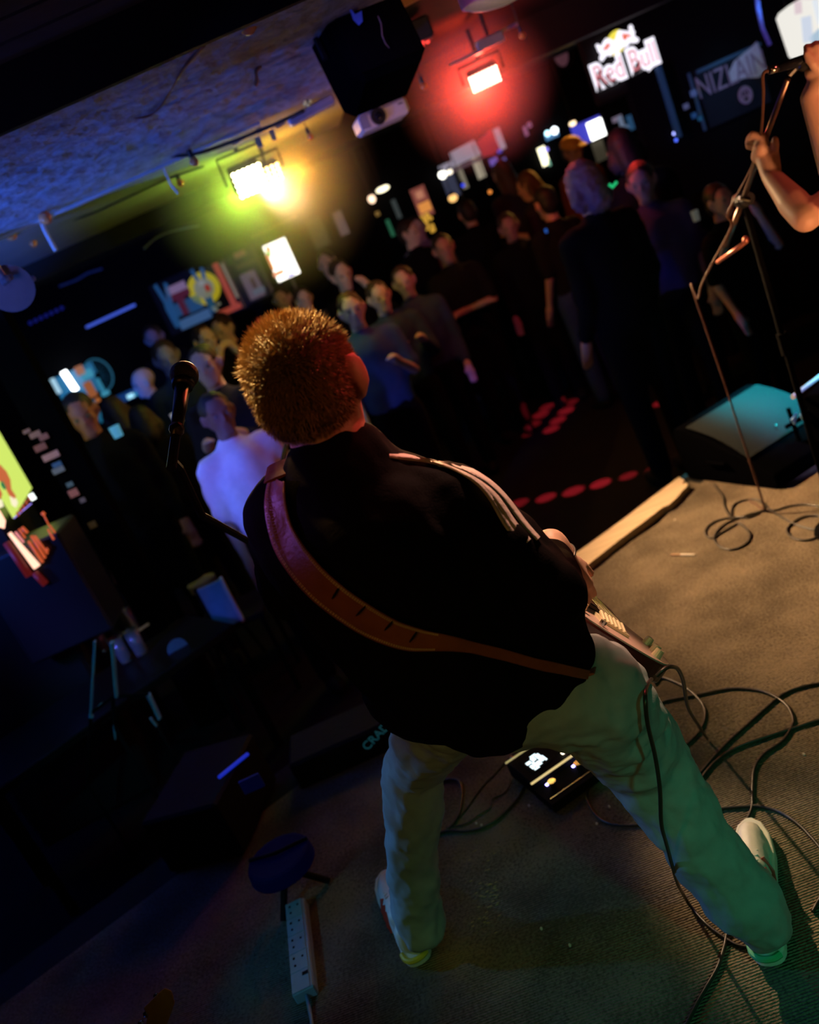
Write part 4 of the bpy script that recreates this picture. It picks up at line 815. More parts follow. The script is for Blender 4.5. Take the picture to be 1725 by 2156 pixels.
# par lamp housing at the far left edge
pr = thing('par_lamp', 'round blue lit lamp can with yoke at the left frame edge', 'stage lamp', tuple(P(20, 605, 3.0)))
c_ = P(22, 607, 3.0); R_ = 40*msc(3.0); fd = Vector((.25, -1, -.15)).normalized(); M_can = mat('blue_can', (.28, .32, .40), .45, .2)
MB().cyl(c_, c_-fd*.20, R_, R_*.86, n=28).build('can', M_can, pr); MB().cyl(c_+fd*.004, c_+fd*.012, R_*1.08, n=28).cyl(c_+fd*.012, c_+fd*.014, R_*.8, n=28).build('rim', M_can, pr)
xx = fd.cross(Vector((0, 0, 1))).normalized()
for sx in (-1, 1): MB().ball(c_+xx*R_*1.1*sx, .010, 8).build('wing_nut', M_can, pr)
MB().tube([c_+Vector((.0, -.03, .02)), P(10, 590, 2.93), P(-6, 565, 2.93), P(-25, 520, 2.95)], .011, 8).build('yoke', M_can, pr)
MB().ball(P(14, 588, 2.9), .013, 8).ball(P(22, 583, 2.92), .009, 8).build('knob', M_can, pr)
L_['par'] = spot('blue_on_can_spot', (-1.0, 1.2, 1.5), tuple(c_), (.04, .2, 1), 13, 16, .7, .05)  # added spot that tints the lamp can blue; the can gives no light

# ============================================================ LEFT: glowing game machine, table, stool
mc_ = thing('fruit_machine', 'game machine with yellow green screen and red lit buttons at the left edge', 'game machine', tuple(Vector((P(20, 1040, 4.9).x, 4.9, FLOOR_Z))))
yawm = math.radians(-11.2); wx = Vector((math.sin(yawm), math.cos(yawm), 0)); wn = Vector((wx.y, -wx.x, 0))       # wx runs away along the face, wn faces the room
cs = P(62, 1030, 4.9)                                     # upper right (far lower) corner of the screen
gmf = lambda a, h, d=0: cs+wx*a+Vector((0, 0, h))+wn*d
Rm = Matrix((wx, wn, Vector((0, 0, 1)))).transposed()
r2 = ray(20, 1095); D2 = (cs.z-1.7)/(r2.z/r2.y); ws_ = (P(20, 1095, D2)-cs).length          # visible width of the lower edge
MB().bev(Vector((cs.x, cs.y, 0))+wx*(-ws_*.5-.03)-wn*.32+Vector((0, 0, (cs.z+.62+FLOOR_Z)/2)), (ws_+.10, .60, cs.z+.62-FLOOR_Z), Rm, .02).build('cabinet', M_blk, mc_)
def panel(a0, a1, h0, h1, d, name, m, parent): return MB().box(gmf((a0+a1)/2, (h0+h1)/2, d), (abs(a1-a0), .006, abs(h1-h0)), Rm).build(name, m, parent)
scn = panel(0, -ws_, 0, .55, .012, 'screen', glow('lime_screen', (.72, .92, .16), .9), mc_)
def onface(px, py, d=.018):
    q_ = ray(px, py); o_ = cs+wn*d; t_ = (o_-CAM).dot(wn)/q_.dot(wn); return CAM+q_*t_
def facepoly(pts, name, m, parent, d=.018):
    v = [onface(x, y, d) for x, y in pts]; n = len(v); return MB().add(v+[p_-wn*.004 for p_ in v], [tuple(range(n)), tuple(range(2*n-1, n-1, -1))]+[(i, n+i, n+(i+1) % n, (i+1) % n) for i in range(n)]).build(name, m, parent)
facepoly([(-20, 975), (0, 978), (14, 993), (22, 1010), (24, 1030), (34, 1045), (30, 1052), (20, 1042), (10, 1022), (0, 1012), (-20, 1000)], 'screen_shape', glow('orange_shape', (.72, .17, .06), .8), scn)
facepoly([(-20, 1020), (-2, 1024), (5, 1040), (2, 1050), (-20, 1040)], 'screen_shape', glow('orange_shape', (.72, .17, .06), .8), scn)
facepoly([(2, 1012), (8, 1015), (14, 1028), (10, 1031), (3, 1022)], 'screen_shape', glow('green_shape', (.04, .35, .12), .6), scn)
facepoly([(22, 1045), (34, 1050), (38, 1058), (34, 1068), (26, 1062)], 'screen_shape', glow('pale_shape', (1, .9, .62), 1.0), scn); facepoly([(-10, 1050), (4, 1052), (8, 1066), (-6, 1072)], 'screen_shape', glow('pale_shape', (1, .9, .62), 1.0), scn)
facepoly([(-30, 1062), (0, 1075), (12, 1096), (10, 1112), (-30, 1100)], 'side_light', glow('peach_tube', (1, .55, .38), 1.7), mc_)
# console facing the room below the screen
yc = D2-.25; con = P(60, 1160, yc); sK = msc(yc, 60, 1160)
pa, pb_ = P(20, 1105, yc), P(130, 1230, yc); xl, xr2 = P(-60, 1200, yc).x, P(112, 1110, yc).x
MB().bev(((xl+xr2)/2, yc+.16, P(66, 1085, yc).z-.36), (xr2-xl, .30, .50), None, .01).build('console', M_blk, mc_)
rd = glow('red_button', (.75, .12, .035), .75); yk = yc-.004
def strip(a_, b_, w_, name, m): 
    A_, B_ = P(*a_, yk), P(*b_, yk); return MB().tube([A_, B_], w_*sK, 8, flat=1.).build(name, m, mc_, smooth=True)
A_ = [P(x, y, yk) for x, y in ((20, 1122), (44, 1152), (78, 1194))]; MB().tube(A_, [4*sK, 5.5*sK, 8*sK], 10).build('light_tube', glow('peach_tube', (1, .55, .38), 1.7), mc_, smooth=True)
strip((32, 1120), (50, 1142), 2.4, 'light_tube', glow('pink_tube', (1, .3, .3), .9))
for a_, b_, w_ in (((40, 1114), (53, 1133), 2.6), ((46, 1110), (58, 1122), 3.6), ((60, 1139), (90, 1184), 3.4), ((66, 1128), (95, 1175), 3.2), ((73, 1128), (100, 1166), 2.6), ((101, 1114), (113, 1136), 2.4), ((91, 1082), (103, 1106), 1.6), ((104, 1106), (116, 1122), 2.2), ((98, 1154), (101, 1160), 2.2)): strip(a_, b_, w_, 'slot_light', rd)
strip((88, 1079), (94, 1084), 4, 'slot_light', rd); strip((29, 1091), (66, 1060), 1.3, 'violet_line', glow('violet_line', (.35, .25, 1), 1.0)); strip((64, 1040), (72, 1052), 6, 'lamp_button', glow('white_button', (.9, 1, .95), 1.8))
for k in range(5): strip((60-6*k, 1046+8*k), (63-6*k, 1054+8*k), 2.8, 'button', glow('dim_orange', (.5, .09, .03), .7))
strip((14, 1142), (62, 1212), 9, 'dim_panel', glow('dim_red', (.10, .006, .006), .8)); strip((72, 1205), (96, 1230), 8, 'dim_panel', glow('dim_red', (.10, .006, .006), .8))
# post with stickers
stp = thing('sticker_post', 'dark post covered with small dim stickers right of the game machine', 'post', tuple(Vector((P(130, 1000, 4.4).x, 4.45, FLOOR_Z))))
p0 = P(70, 890, 4.4); MB().box((p0.x+.04, 4.48, 1.0), (.16, .12, 2.6)).build('post', mat('post_black', (.003, .003, .003), 1, spec=0), stp)
def flat(name, px, py, D, w, h, m, parent=None, tilt=0, th=.004, poly=None, lab=None, kind=None):
    s = msc(D, px, py); c = P(px, py, D); R = Matrix.Rotation(math.radians(tilt), 3, 'Y')
    if poly: M4 = fr(c, R @ Vector((1, 0, 0)), R @ Vector((0, 0, 1))); o = MB().prism([(x*s, y*s) for x, y in poly], M4, th).build(name, m, parent)
    else: o = MB().box(c, (w*s, th, h*s), R).build(name, m, parent)
    if lab: o['label'] = lab
    return o
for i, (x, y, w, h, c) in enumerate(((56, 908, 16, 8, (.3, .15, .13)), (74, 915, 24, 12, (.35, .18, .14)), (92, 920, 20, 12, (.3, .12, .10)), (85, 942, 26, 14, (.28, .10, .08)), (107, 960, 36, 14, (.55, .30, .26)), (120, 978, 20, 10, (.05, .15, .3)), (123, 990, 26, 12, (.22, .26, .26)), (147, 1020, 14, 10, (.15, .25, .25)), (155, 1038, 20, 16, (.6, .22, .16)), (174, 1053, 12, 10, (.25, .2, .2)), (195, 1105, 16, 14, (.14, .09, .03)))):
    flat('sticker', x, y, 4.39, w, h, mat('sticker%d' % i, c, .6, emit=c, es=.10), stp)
# round red beer mat / seat
rs = thing('red_stool', 'low round red topped stool near the table at left', 'stool', tuple(P(182, 1226, 4.6)))
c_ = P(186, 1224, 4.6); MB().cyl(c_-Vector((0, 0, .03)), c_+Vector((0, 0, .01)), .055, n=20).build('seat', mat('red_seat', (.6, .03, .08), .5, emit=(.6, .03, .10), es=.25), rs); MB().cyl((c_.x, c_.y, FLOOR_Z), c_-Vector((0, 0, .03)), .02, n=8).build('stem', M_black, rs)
# table with glasses
tz = .36; M_tt = mat('table_top', (.006, .006, .006), .4, spec=.2)
cor = PZ(492, 1312, tz); lft_ = PZ(335, 1422, tz); ex = (lft_-cor).normalized(); ey = Vector((ex.y, -ex.x, 0)); 
if ey.y < 0: ey = -ey
tb = thing('pub_table', 'dark rectangular table with glasses on it at the left below the stage', 'table', tuple(cor+ex*.5+ey*.3+Vector((0, 0, FLOOR_Z-tz))))
Rt = Matrix((-ex, ey, Vector((0, 0, 1)))).transposed(); tc_ = cor+ex*.61+ey*.25
MB().bev(tc_-Vector((0, 0, .02)), (1.22, .50, .04), Rt, .006).build('top', M_tt, tb)
M_leg = mat('pale_leg', (.30, .42, .46), .5)
for a, b_ in ((.06, .06), (1.16, .06), (1.16, .44), (.06, .44)):
    q_ = cor+ex*a+ey*b_; MB().cyl((q_.x, q_.y, FLOOR_Z), (q_.x, q_.y, tz-.04), .022, n=10).build('leg', M_tt, tb)
M_glass = mat('glass', (.9, .9, 1), .16, spec=1, trans=.85)
def tumbler(px, py, label, h=.13, r=.036):
    c = PZ(px, py, tz+.002); o = MB(); n = 20; prof = [(.0, r*.80), (.006, r*.82), (h, r), (h, r*.93), (.012, r*.74), (.012, .0005)]; vs = []; fs = []
    for z, rr in [(0, .0005)]+prof: vs += [(c.x+rr*math.cos(2*math.pi*k/n), c.y+rr*math.sin(2*math.pi*k/n), c.z+z) for k in range(n)]
    for i in range(len(prof)): fs += [(i*n+k, i*n+(k+1) % n, (i+1)*n+(k+1) % n, (i+1)*n+k) for k in range(n)]
    return tag(o.add(vs, fs).build('drinking_glass', M_glass, None, smooth=True), label, 'glass', 'glasses on the table')
for x, y, l in ((222, 1368, 'empty glass farthest left on the dark table'), (268, 1392, 'glass at the near left corner of the table, glinting blue'), (300, 1376, 'bright blue glinting glass nearest the beer mat'), (248, 1335, 'glass at the far left of the table, faint blue rim'), (285, 1330, 'glass behind the bright glinting one on the table')): tumbler(x, y, l)
MB().cyl(PZ(375, 1366, tz), PZ(375, 1366, tz+.004), .048, n=28).build('beer_mat', mat('beer_mat', (.10, .10, .3), .3)); bmo = bpy.data.objects['beer_mat']; tag(bmo, 'round beer mat with thin blue rim on the table', 'beer mat')
MB().box(PZ(368, 1312, tz+.003), (.06, .02, .005), Rt).build('phone', M_blk); tag(bpy.data.objects['phone'], 'small dark phone lying behind the beer mat on the table', 'phone')
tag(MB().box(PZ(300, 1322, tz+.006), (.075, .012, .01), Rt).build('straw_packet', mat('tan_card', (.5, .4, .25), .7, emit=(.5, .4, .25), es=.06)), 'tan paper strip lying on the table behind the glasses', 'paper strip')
L_['glassblue'] = spot('blue_table_spot', (-2.4, 2.2, 1.9), tuple(PZ(300, 1350, tz)), (.13, .15, 1), 160, 16, .8, .2)
# chair back panel lit blue, with tan stool seat
ch = thing('chair', 'chair with flat blue lit backrest standing at the table corner', 'chair', tuple(Vector((P(460, 1270, 4.3).x, 4.3, FLOOR_Z))))
D_ = 4.35; pq = [P(430, 1240, D_), P(461, 1223, D_), P(493, 1308, D_), P(455, 1318, D_)]
bw = (pq[1]-pq[0]); cb = (pq[0]+pq[2])/2; M_bp = mat('blue_panel', (.16, .34, .55), .5)
MB().box(cb, (.13, .02, .24)).build('backrest', M_bp, ch); MB().box(cb+Vector((.07, 0, 0)), (.016, .028, .26)).build('back_post', mat('pale_post', (.45, .6, .7), .5), ch); MB().box(cb+Vector((-.07, 0, 0)), (.016, .028, .26)).build('back_post', M_black, ch)
MB().box(cb+Vector((0, .2, -.14)), (.36, .38, .03)).build('seat', M_black, ch)
for sx in (-.16, .16):
    for sy in (.03, .36): MB().cyl((cb.x+sx, cb.y+sy, FLOOR_Z), (cb.x+sx, cb.y+sy, cb.z-.14), .014, n=8).build('leg', M_black, ch)
L_['chairblue'] = spot('blue_chair_spot', (.1, 3.0, 1.9), tuple(pq[1]), (.0, .5, 1), 14, 12, .8, .04)
so_ = thing('bar_stool', 'round bar stool with worn tan seat behind the blue lit chair', 'stool', tuple(Vector((P(420, 1222, 5.0).x, 5.0, FLOOR_Z))))
c_ = P(423, 1222, 5.0); MB().cyl(c_-Vector((0, 0, .025)), c_, .085, n=24).build('seat', mat('tan_seat', (.62, .42, .28), .6), so_); MB().cyl(c_-Vector((0, 0, .05)), c_-Vector((0, 0, .028)), .082, n=24).build('seat_band', mat('tan_seat', (.5, .3, .2), .6), so_)
for a in range(4): v = Vector((math.cos(a*1.57+.5), math.sin(a*1.57+.5), 0)); MB().cyl((c_.x+v.x*.14, c_.y+v.y*.14, FLOOR_Z), (c_.x+v.x*.05, c_.y+v.y*.05, c_.z-.05), .012, n=8).build('leg', M_black, so_)
L_['stool'] = spot('warm_stool_spot', (.0, 5.3, 2.1), tuple(c_), (1, .55, .3), 120, 10, .8, .04)
# easel like stand; teal light on its upper legs put into their colour
es_ = thing('folding_stand', 'folding stand with pale teal lit legs at the lower left', 'stand', tuple(Vector((P(215, 1500, 3.3).x, 3.3, FLOOR_Z))))
M_tl = mat('teal_lit_leg', (.22, .40, .46), .6)
for a_, b_, r_ in (((200, 1350), (191, 1505), .012), ((236, 1352), (246, 1466), .018), ((313, 1462), (336, 1512), .019), ((317, 1512), (330, 1528), .011), ((239, 1525), (243, 1556), .008), ((199, 1495), (214, 1480), .004)): MB().tube([P(*a_, 3.35), P(*b_, 3.35)], r_, 8, flat=.5).build('leg', M_tl, es_)
MB().ball(P(192, 1508, 3.35), .011, 8).build('foot', M_tl, es_)
for x_, y_ in ((184, 1650), (241, 1530), (330, 1528)): q_ = P(x_, y_, 3.35); MB().cyl(q_, (q_.x, q_.y, FLOOR_Z), .008, n=6).build('lower_leg', M_black, es_); MB().tube([P(191, 1510, 3.35), P(184, 1650, 3.35)], .008, 6).tube([P(238, 1470, 3.35), P(241, 1530, 3.35)], .008, 6).tube([P(246, 1466, 3.35), P(313, 1462, 3.35)], .008, 6).tube([P(192, 1500, 3.35), P(246, 1462, 3.35)], .006, 6).build('frame', M_black, es_)
L_['stand'] = spot('teal_stand_spot', (-.6, .9, 2.2), tuple(P(240, 1450, 3.35)), (.02, .45, .65), 60, 18, .8, .05)
# rack case with blue lit edge and amplifier by the stage front
rk = thing('rack_case', 'black equipment case with a glossy blue lit top edge, left of the guitarist', 'equipment case', tuple(PZ(500, 1680, 0)))
a_, b_ = P(462, 1636, 2.75), P(521, 1588, 2.95); dd = (b_-a_).normalized(); nd = Vector((-dd.y, dd.x, 0)).normalized()
Rr = Matrix((Vector((dd.x, dd.y, 0)).normalized(), nd, Vector((0, 0, 1)))).transposed(); cm = (a_+b_)/2; hgt = cm.z
MB().bev(Vector((cm.x, cm.y, hgt/2))+nd*.15, (.40, .30, max(.1, hgt-.008)), Rr, .01).build('case', M_black, rk); MB().tube([a_, b_], .007, 8).build('lit_edge', mat('blue_lit_edge', (.08, .12, .9), .3, emit=(.01, .03, .6), es=.6), rk)  # blue light along the edge put in as colour and emission
MB().box(P(530, 1650, 2.6), (.07, .01, .05)).build('panel', mat('blue_lit_panel', (.02, .03, .3), .5, emit=(0, .004, .08), es=.1), rk)  # dim blue light put into the panel's colour and emission
am = thing('amplifier', 'black amplifier head with dim teal lettering beside the left knee', 'amplifier', tuple(PZ(760, 1640, 0)))
c_ = P(800, 1545, 2.9); u_ = (P(815, 1520, 2.9)-P(786, 1567, 2.9)); an_ = 0
MB().bev((c_.x-.14, c_.y+.12, c_.z*.5), (.42, .22, c_.z*1.0+.05), None, .01).build('cabinet', M_black, am)
tm = glow('teal_letters', (.008, .06, .075), .6)
rl = (P(814, 1532, 2.9)-P(790, 1560, 2.9)).normalized()
text('logo', 'CRAD', .046, c_+Vector((-.015, -.008, .0)), tm, am, rot=(math.pi/2, math.radians(-24), 0), ext=.001)
# round seat faintly lit blue, headstock on a stand at the bottom
rd_ = thing('drum_stool', 'round dark padded stool with painted blue light at the lower left of the stage', 'stool', tuple(PZ(590, 1830, 0)))
c_ = PZ(590, 1812, .14); M_nv = mat('blue_lit_vinyl', (.006, .007, .03), .8, spec=.1, emit=(0, 0, .02), es=.25)  # faint blue light on the seat painted into colour and emission
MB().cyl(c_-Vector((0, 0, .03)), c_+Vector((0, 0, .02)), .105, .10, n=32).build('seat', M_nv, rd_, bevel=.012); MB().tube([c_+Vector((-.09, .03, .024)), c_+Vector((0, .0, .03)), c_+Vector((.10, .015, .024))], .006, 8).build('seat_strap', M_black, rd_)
for a in range(3): v = Vector((math.cos(a*2.09), math.sin(a*2.09), 0)); MB().cyl(c_-Vector((0, 0, .03)), (c_.x+v.x*.10, c_.y+v.y*.10, .005), .010, n=8).build('leg', M_black, rd_)
M_hs = mat('amber_wood', (.42, .20, .06), .5, noise=.4)
hg_ = thing('electric_guitar', 'second guitar on a stand at the bottom edge, only its amber headstock showing', 'guitar', tuple(PZ(300, 2240, 0)))
h0, h1 = P(318, 2190, 1.35), P(352, 2078, 1.42); hy = (h1-h0).normalized(); hx = hy.cross((CAM-h1)).normalized()
if hx.x < 0: hx = -hx
Mh = Matrix(((hx.x, hy.x, hx.cross(hy).x, h0.x), (hx.y, hy.y, hx.cross(hy).y, h0.y), (hx.z, hy.z, hx.cross(hy).z, h0.z), (0, 0, 0, 1)))
MB().prism([(-.012, -.35), (.014, -.35), (.014, 0), (.020, .035), (.022, .065), (.010, .082), (-.004, .084), (-.014, .07), (-.030, .045), (-.018, .035), (-.016, .0)], Mh, .012).build('headstock', M_hs, hg_, bevel=.002)
for k in range(4): MB().ball(Mh @ Vector((-.026+.004*k, .02+.016*k, .006)), .006, 8).build('tuning_peg', M_chr, hg_)
zb = Mh @ Vector((0, -.35, 0)); MB().ball((zb.x, zb.y, .26), (.17, .05, .24), 20).build('body', M_gbody, hg_, smooth=True); MB().cyl((zb.x, zb.y, .4), zb, .02, n=10).build('neck', M_hs, hg_)
L_['hs'] = spot('amber_headstock_spot', (-.3, -.6, 2.2), tuple(h1), (1, .5, .12), 1.6, 16, .9, .05)
# ============================================================ BACK WALL: screens, posters, signs, bar
def tthing(name, label, cat, px, py, D, group=None): return thing(name, label, cat, tuple(P(px, py, D)), group)
DW = 10.38
t = tthing('television', 'bright screen glowing white and orange on the back wall above the crowd', 'television', 593, 547, DW)
flat('bezel', 593, 547, DW, 56, 86, M_blk, t, th=.03); flat('screen', 593, 547, DW-.02, 50, 78, glow('tv_white', (1, .97, .88), 3.0), t, th=.01)
for x, y, w, h, c in ((569, 552, 6, 34, (1, .35, .12)), (587, 575, 24, 10, (1, .4, .2)), (566, 535, 9, 12, (.25, .8, .1)), (612, 578, 16, 6, (.4, .35, 1)), (565, 525, 9, 12, (1, .3, .1))): flat('picture_patch', x, y, DW-.03, w, h, glow('tv%d' % int(c[2]*100+c[1]*10), c, 1.1), t, th=.004)
p = tthing('poster', 'poster of two raised blue arms framing red and blue blocks on the back wall', 'poster', 385, 635, DW); M_pb = mat('poster_black', (.008, .012, .02), .8)
flat('sheet', 385, 635, DW, 104, 110, M_pb, p, th=.006)
def pm(n, c, e=.05): return mat('print_'+n, c, .7, emit=c, es=e)  # prints glow weakly: light on the posters is painted in
PB = pm('blue', (.04, .20, .40), .2)
arm = [(-7, -55), (7, -55), (12, -10), (22, 40), (14, 44), (4, 5), (-2, 48), (-10, 46), (-6, 5), (-9, -10)]
flat('arm', 352, 640, DW-.008, 0, 0, PB, p, poly=[(x*.9, y*.95) for x, y in arm]); flat('arm', 428, 608, DW-.008, 0, 0, PB, p, poly=[(x*.9, y*.95) for x, y in arm])
flat('title_block', 371, 607, DW-.01, 44, 17, pm('pink', (.42, .28, .42), .3), p); flat('red_block', 385, 640, DW-.009, 18, 44, pm('dkred', (.14, .02, .04), .3), p); flat('red_block', 376, 622, DW-.0095, 52, 14, pm('dkred', (.14, .02, .04), .3), p)
flat('blue_block', 370, 655, DW-.009, 24, 26, pm('midblue', (.03, .13, .28), .3), p); flat('blue_block', 408, 640, DW-.009, 34, 30, pm('midblue', (.03, .13, .28), .3), p)
flat('lettering_band', 411, 672, DW-.01, 70, 20, pm('steel', (.07, .17, .32), .4), p)
p = tthing('poster', 'poster with a yellow ring and small pale lettering, right of the blue arms poster', 'poster', 440, 610, DW)
flat('sheet', 447, 622, DW+.01, 60, 92, M_pb, p, th=.006)
s = msc(DW); c_ = P(430, 607, DW-.006)
MB().cyl(c_+Vector((0, -.001, 0)), c_+Vector((0, -.005, 0)), 31*s, n=32).build('yellow_disc', pm('yellow', (.60, .50, .02), .45), p); MB().cyl(c_+Vector((0, -.006, 0)), c_+Vector((0, -.009, 0)), 19*s, n=28).build('disc_centre', pm('pale', (.30, .32, .22), .4), p)
flat('red_mark', 437, 606, DW-.02, 10, 14, pm('red', (.45, .04, .02), .4), p); flat('pale_mark', 424, 596, DW-.02, 12, 10, pm('pale2', (.4, .42, .36), .4), p)
for x, y in ((450, 648), (460, 640), (455, 652)): flat('lettering', x, y, DW-.01, 9, 5, pm('pale', (.30, .32, .22), .4), p)
p = tthing('poster', 'tall poster with a thick red L shaped border beside the yellow ring', 'poster', 478, 605, DW)
flat('sheet', 476, 606, DW+.02, 60, 108, M_pb, p, th=.006)
flat('red_border', 473, 598, DW, 13, 92, pm('redb', (.45, .07, .04), .5), p); flat('red_border', 484, 652, DW, 52, 12, pm('redb', (.45, .07, .04), .5), p); flat('cream_strip', 486, 590, DW, 10, 76, pm('cream', (.30, .24, .16), .5), p)
p = tthing('poster', 'dim brown framed poster with a pale panel, left of the bright television', 'poster', 525, 580, DW); M_br = pm('brown', (.10, .05, .03), .3)
flat('sheet', 523, 583, DW, 66, 104, mat('brown_sheet', (.05, .03, .02), .7), p, th=.006)
flat('panel', 532, 600, DW-.006, 34, 56, pm('mauve', (.20, .14, .15), .35), p); flat('band', 518, 556, DW-.006, 44, 9, M_br, p); flat('corner_mark', 505, 535, DW-.006, 26, 12, pm('rust', (.28, .10, .07), .4), p); flat('figure', 534, 596, DW-.01, 8, 22, M_br, p); flat('grey_mark', 545, 612, DW-.01, 26, 12, pm('grey', (.16, .18, .19), .4), p)
for sx in (-1, 1): flat('frame_side', 523+sx*34*.914, 583-sx*34*.407, DW-.005, 4, 108, M_br, p)
# blue tube light, dim blue beads
t = tthing('tube_light', 'thin glowing blue tube light on the far wall at left', 'tube light', 233, 665, 10.3); a_, b_ = P(180, 690, 10.3), P(286, 641, 10.3)
MB().cyl(a_, b_, .014, n=12).build('tube', glow('tube_blue', (.06, .12, .75), .85), t); MB().ball(a_, .018, 8).ball(b_, .016, 8).box(a_+Vector((.03, .05, 0)), (.03, .10, .02)).box(b_+Vector((-.03, .05, 0)), (.03, .10, .02)).build('end_cap', M_house, t)
t = tthing('light_string', 'row of dim blue beads of light on the far left wall', 'light string', 98, 665, 10.3)
for k in range(7): MB().ball(P(64+k*11, 680-k*5.2, 10.37), .022, 8).build('bead', glow('bead', (.01, .015, .25), .5+.12*(k % 3)), t)
MB().tube([P(60, 682, 10.37), P(135, 646, 10.37)], .004, 5).box(P(60, 682, 10.37)+Vector((0, .02, 0)), (.02, .05, .02)).box(P(135, 646, 10.37)+Vector((0, .02, 0)), (.02, .05, .02)).build('wire', M_wire, t)
tag(MB().tube([P(125, 603, 10.39), P(160, 590, 10.39), P(185, 575, 10.39), P(215, 566, 10.39)], .012, 6).build('pipe', glow('dimpipe', (.005, .012, .10), .6)), 'faint blue curved pipe above the blue tube light', 'pipe')
# white bar light with fan at left
t = tthing('shelf_light', 'white glowing bottle shelf light with blue haze at left above the heads', 'light', 150, 800, 10.3)
flat('back_panel', 165, 808, 10.36, 92, 60, mat('blue_panel2', (.02, .12, .25), .5, emit=(.01, .12, .26), es=.7), t, th=.02); 
a_, b_ = P(133, 782, 10.2), P(160, 822, 10.2); MB().cyl(a_, b_, .035, n=14).build('tube', glow('white_tube', (.9, .97, 1), 6), t)
a_, b_ = P(109, 797, 10.2), P(126, 828, 10.2); MB().cyl(a_, b_, .026, n=12).build('side_tube', glow('pale_tube', (.45, .75, .95), .8), t)
for x, y, w, h, c in ((168, 780, 18, 20, (.35, .14, .07)), (190, 820, 18, 34, (.30, .09, .02)), (206, 842, 10, 8, (.4, .12, .02)), (183, 788, 26, 18, (.05, .28, .42)), (214, 815, 8, 40, (.03, .20, .32)), (222, 828, 18, 8, (.05, .3, .42)), (205, 866, 12, 50, (.01, .10, .18))): flat('bottle_glow', x, y, 10.15, w, h, glow('sh%d' % int(c[0]*100+c[2]*1000), c, .9), t)
t = tthing('desk_fan', 'round fan glowing dim blue right of the white shelf light', 'fan', 207, 790, 10.2); c_ = P(207, 790, 10.2); s = msc(10.2)
MB().tube([c_+Vector((math.cos(a)*26*s, 0, math.sin(a)*32*s)) for a in np.linspace(0, 6.283, 25)], .010, 6).build('guard_ring', glow('fan', (.015, .09, .16), .9), t)
for k in range(9): a = k*math.pi/9; MB().cyl(c_+Vector((math.cos(a)*26*s, 0, math.sin(a)*32*s)), c_-Vector((math.cos(a)*26*s, 0, math.sin(a)*32*s)), .003, n=5).build('guard_wire', glow('fanw', (.008, .05, .10), .8), t)
MB().cyl(c_, c_-Vector((0, .05, 0)), .03, n=12).build('hub', M_black, t); MB().cyl(c_, c_-Vector((0, 0, .5)), .015, n=8).build('stand', M_black, t)
t = tthing('bar_screen', 'small cyan lit till screen between the heads at left', 'screen', 275, 835, 10.2)
flat('body', 265, 835, 10.25, 74, 18, mat('bluebar', (.01, .03, .12), .5, emit=(.004, .03, .12), es=.9), t, th=.03); flat('screen', 275, 834, 10.2, 15, 9, glow('cyan', (.35, .75, .95), 1.2), t); flat('screen', 288, 828, 10.2, 8, 8, glow('cyan2', (.03, .3, .5), 1), t)
# energy drink sign, white outlined lettering and two bulls over a yellow sun
t = tthing('neon_sign', 'glowing white and red drinks sign with two charging bulls over a yellow sun', 'sign', 1312, 118, 7.0); s = msc(7.0, 1312, 118)
c_ = P(1312, 118, 7.0); MB().bev(c_+Vector((0, .05, 0)), (160*s, .06, 150*s), None, .02).build('backing', M_black, t)
gW = glow('sign_white', (.92, .88, 1), 1.35); gR = glow('sign_red', (1, .20, .12), .85); gY = glow('sign_yellow', (.95, .80, .08), 1.0); gP = glow('sign_pink', (.85, .25, .3), .8)
tx = P(1317, 138, 7.0)
o = text('lettering_outline', 'Red Bull', 62*s, tx, gW, t, ext=.008, offset=.022, xs=.70)
o = text('lettering', 'Red Bull', 62*s, tx+Vector((0, -.012, 0)), gP, t, ext=.002, offset=-.002, xs=.70)
def trace(pts, D, th, name, m, parent, k=1., o0=(0, 0)):
    v = [P(o0[0]+x*k, o0[1]+y*k, D) for x, y in pts]; n = len(v); return MB().add(v+[p_+Vector((0, th, 0)) for p_ in v], [tuple(range(n)), tuple(range(2*n-1, n-1, -1))]+[(i, n+i, n+(i+1) % n, (i+1) % n) for i in range(n)]).build(name, m, parent)
kk = 1/9.583; oo = (1220, 30)
trace([(750+math.cos(a)*190-math.sin(a)*40, 570+math.sin(a)*262) for a in np.linspace(0, 6.1, 28)], 6.995, .01, 'sun', gY, t, kk, oo)
bo = trace([(800, 320), (1030, 345), (1000, 280), (1010, 225), (1050, 205), (1085, 250), (1090, 300), (1125, 360), (1115, 440), (1190, 480), (1210, 520), (1180, 568), (1060, 580), (1015, 560), (1005, 620), (960, 668), (900, 650), (860, 690), (760, 760), (690, 780), (730, 640), (700, 540), (745, 480), (760, 400)], 6.983, .008, 'bull_outline', gW, t, kk, oo)
bo2 = trace([(728, 640), (690, 780), (660, 830), (610, 845), (570, 815), (510, 900), (470, 950), (420, 930), (410, 870), (440, 800), (390, 760), (370, 700), (335, 630), (350, 600), (400, 605), (440, 650), (480, 560), (540, 480), (620, 490), (700, 540)], 6.983, .008, 'bull_outline', gW, t, kk, oo)
trace([(850, 385), (1020, 400), (1050, 450), (1040, 480), (1000, 440), (970, 470), (960, 510), (910, 520), (870, 480), (880, 430)], 6.975, .004, 'bull', gR, bo, kk, oo)
trace([(570, 580), (620, 600), (640, 640), (600, 650), (590, 690), (550, 725), (500, 710), (470, 760), (480, 700), (520, 650), (545, 610)], 6.975, .004, 'bull', gR, bo2, kk, oo)
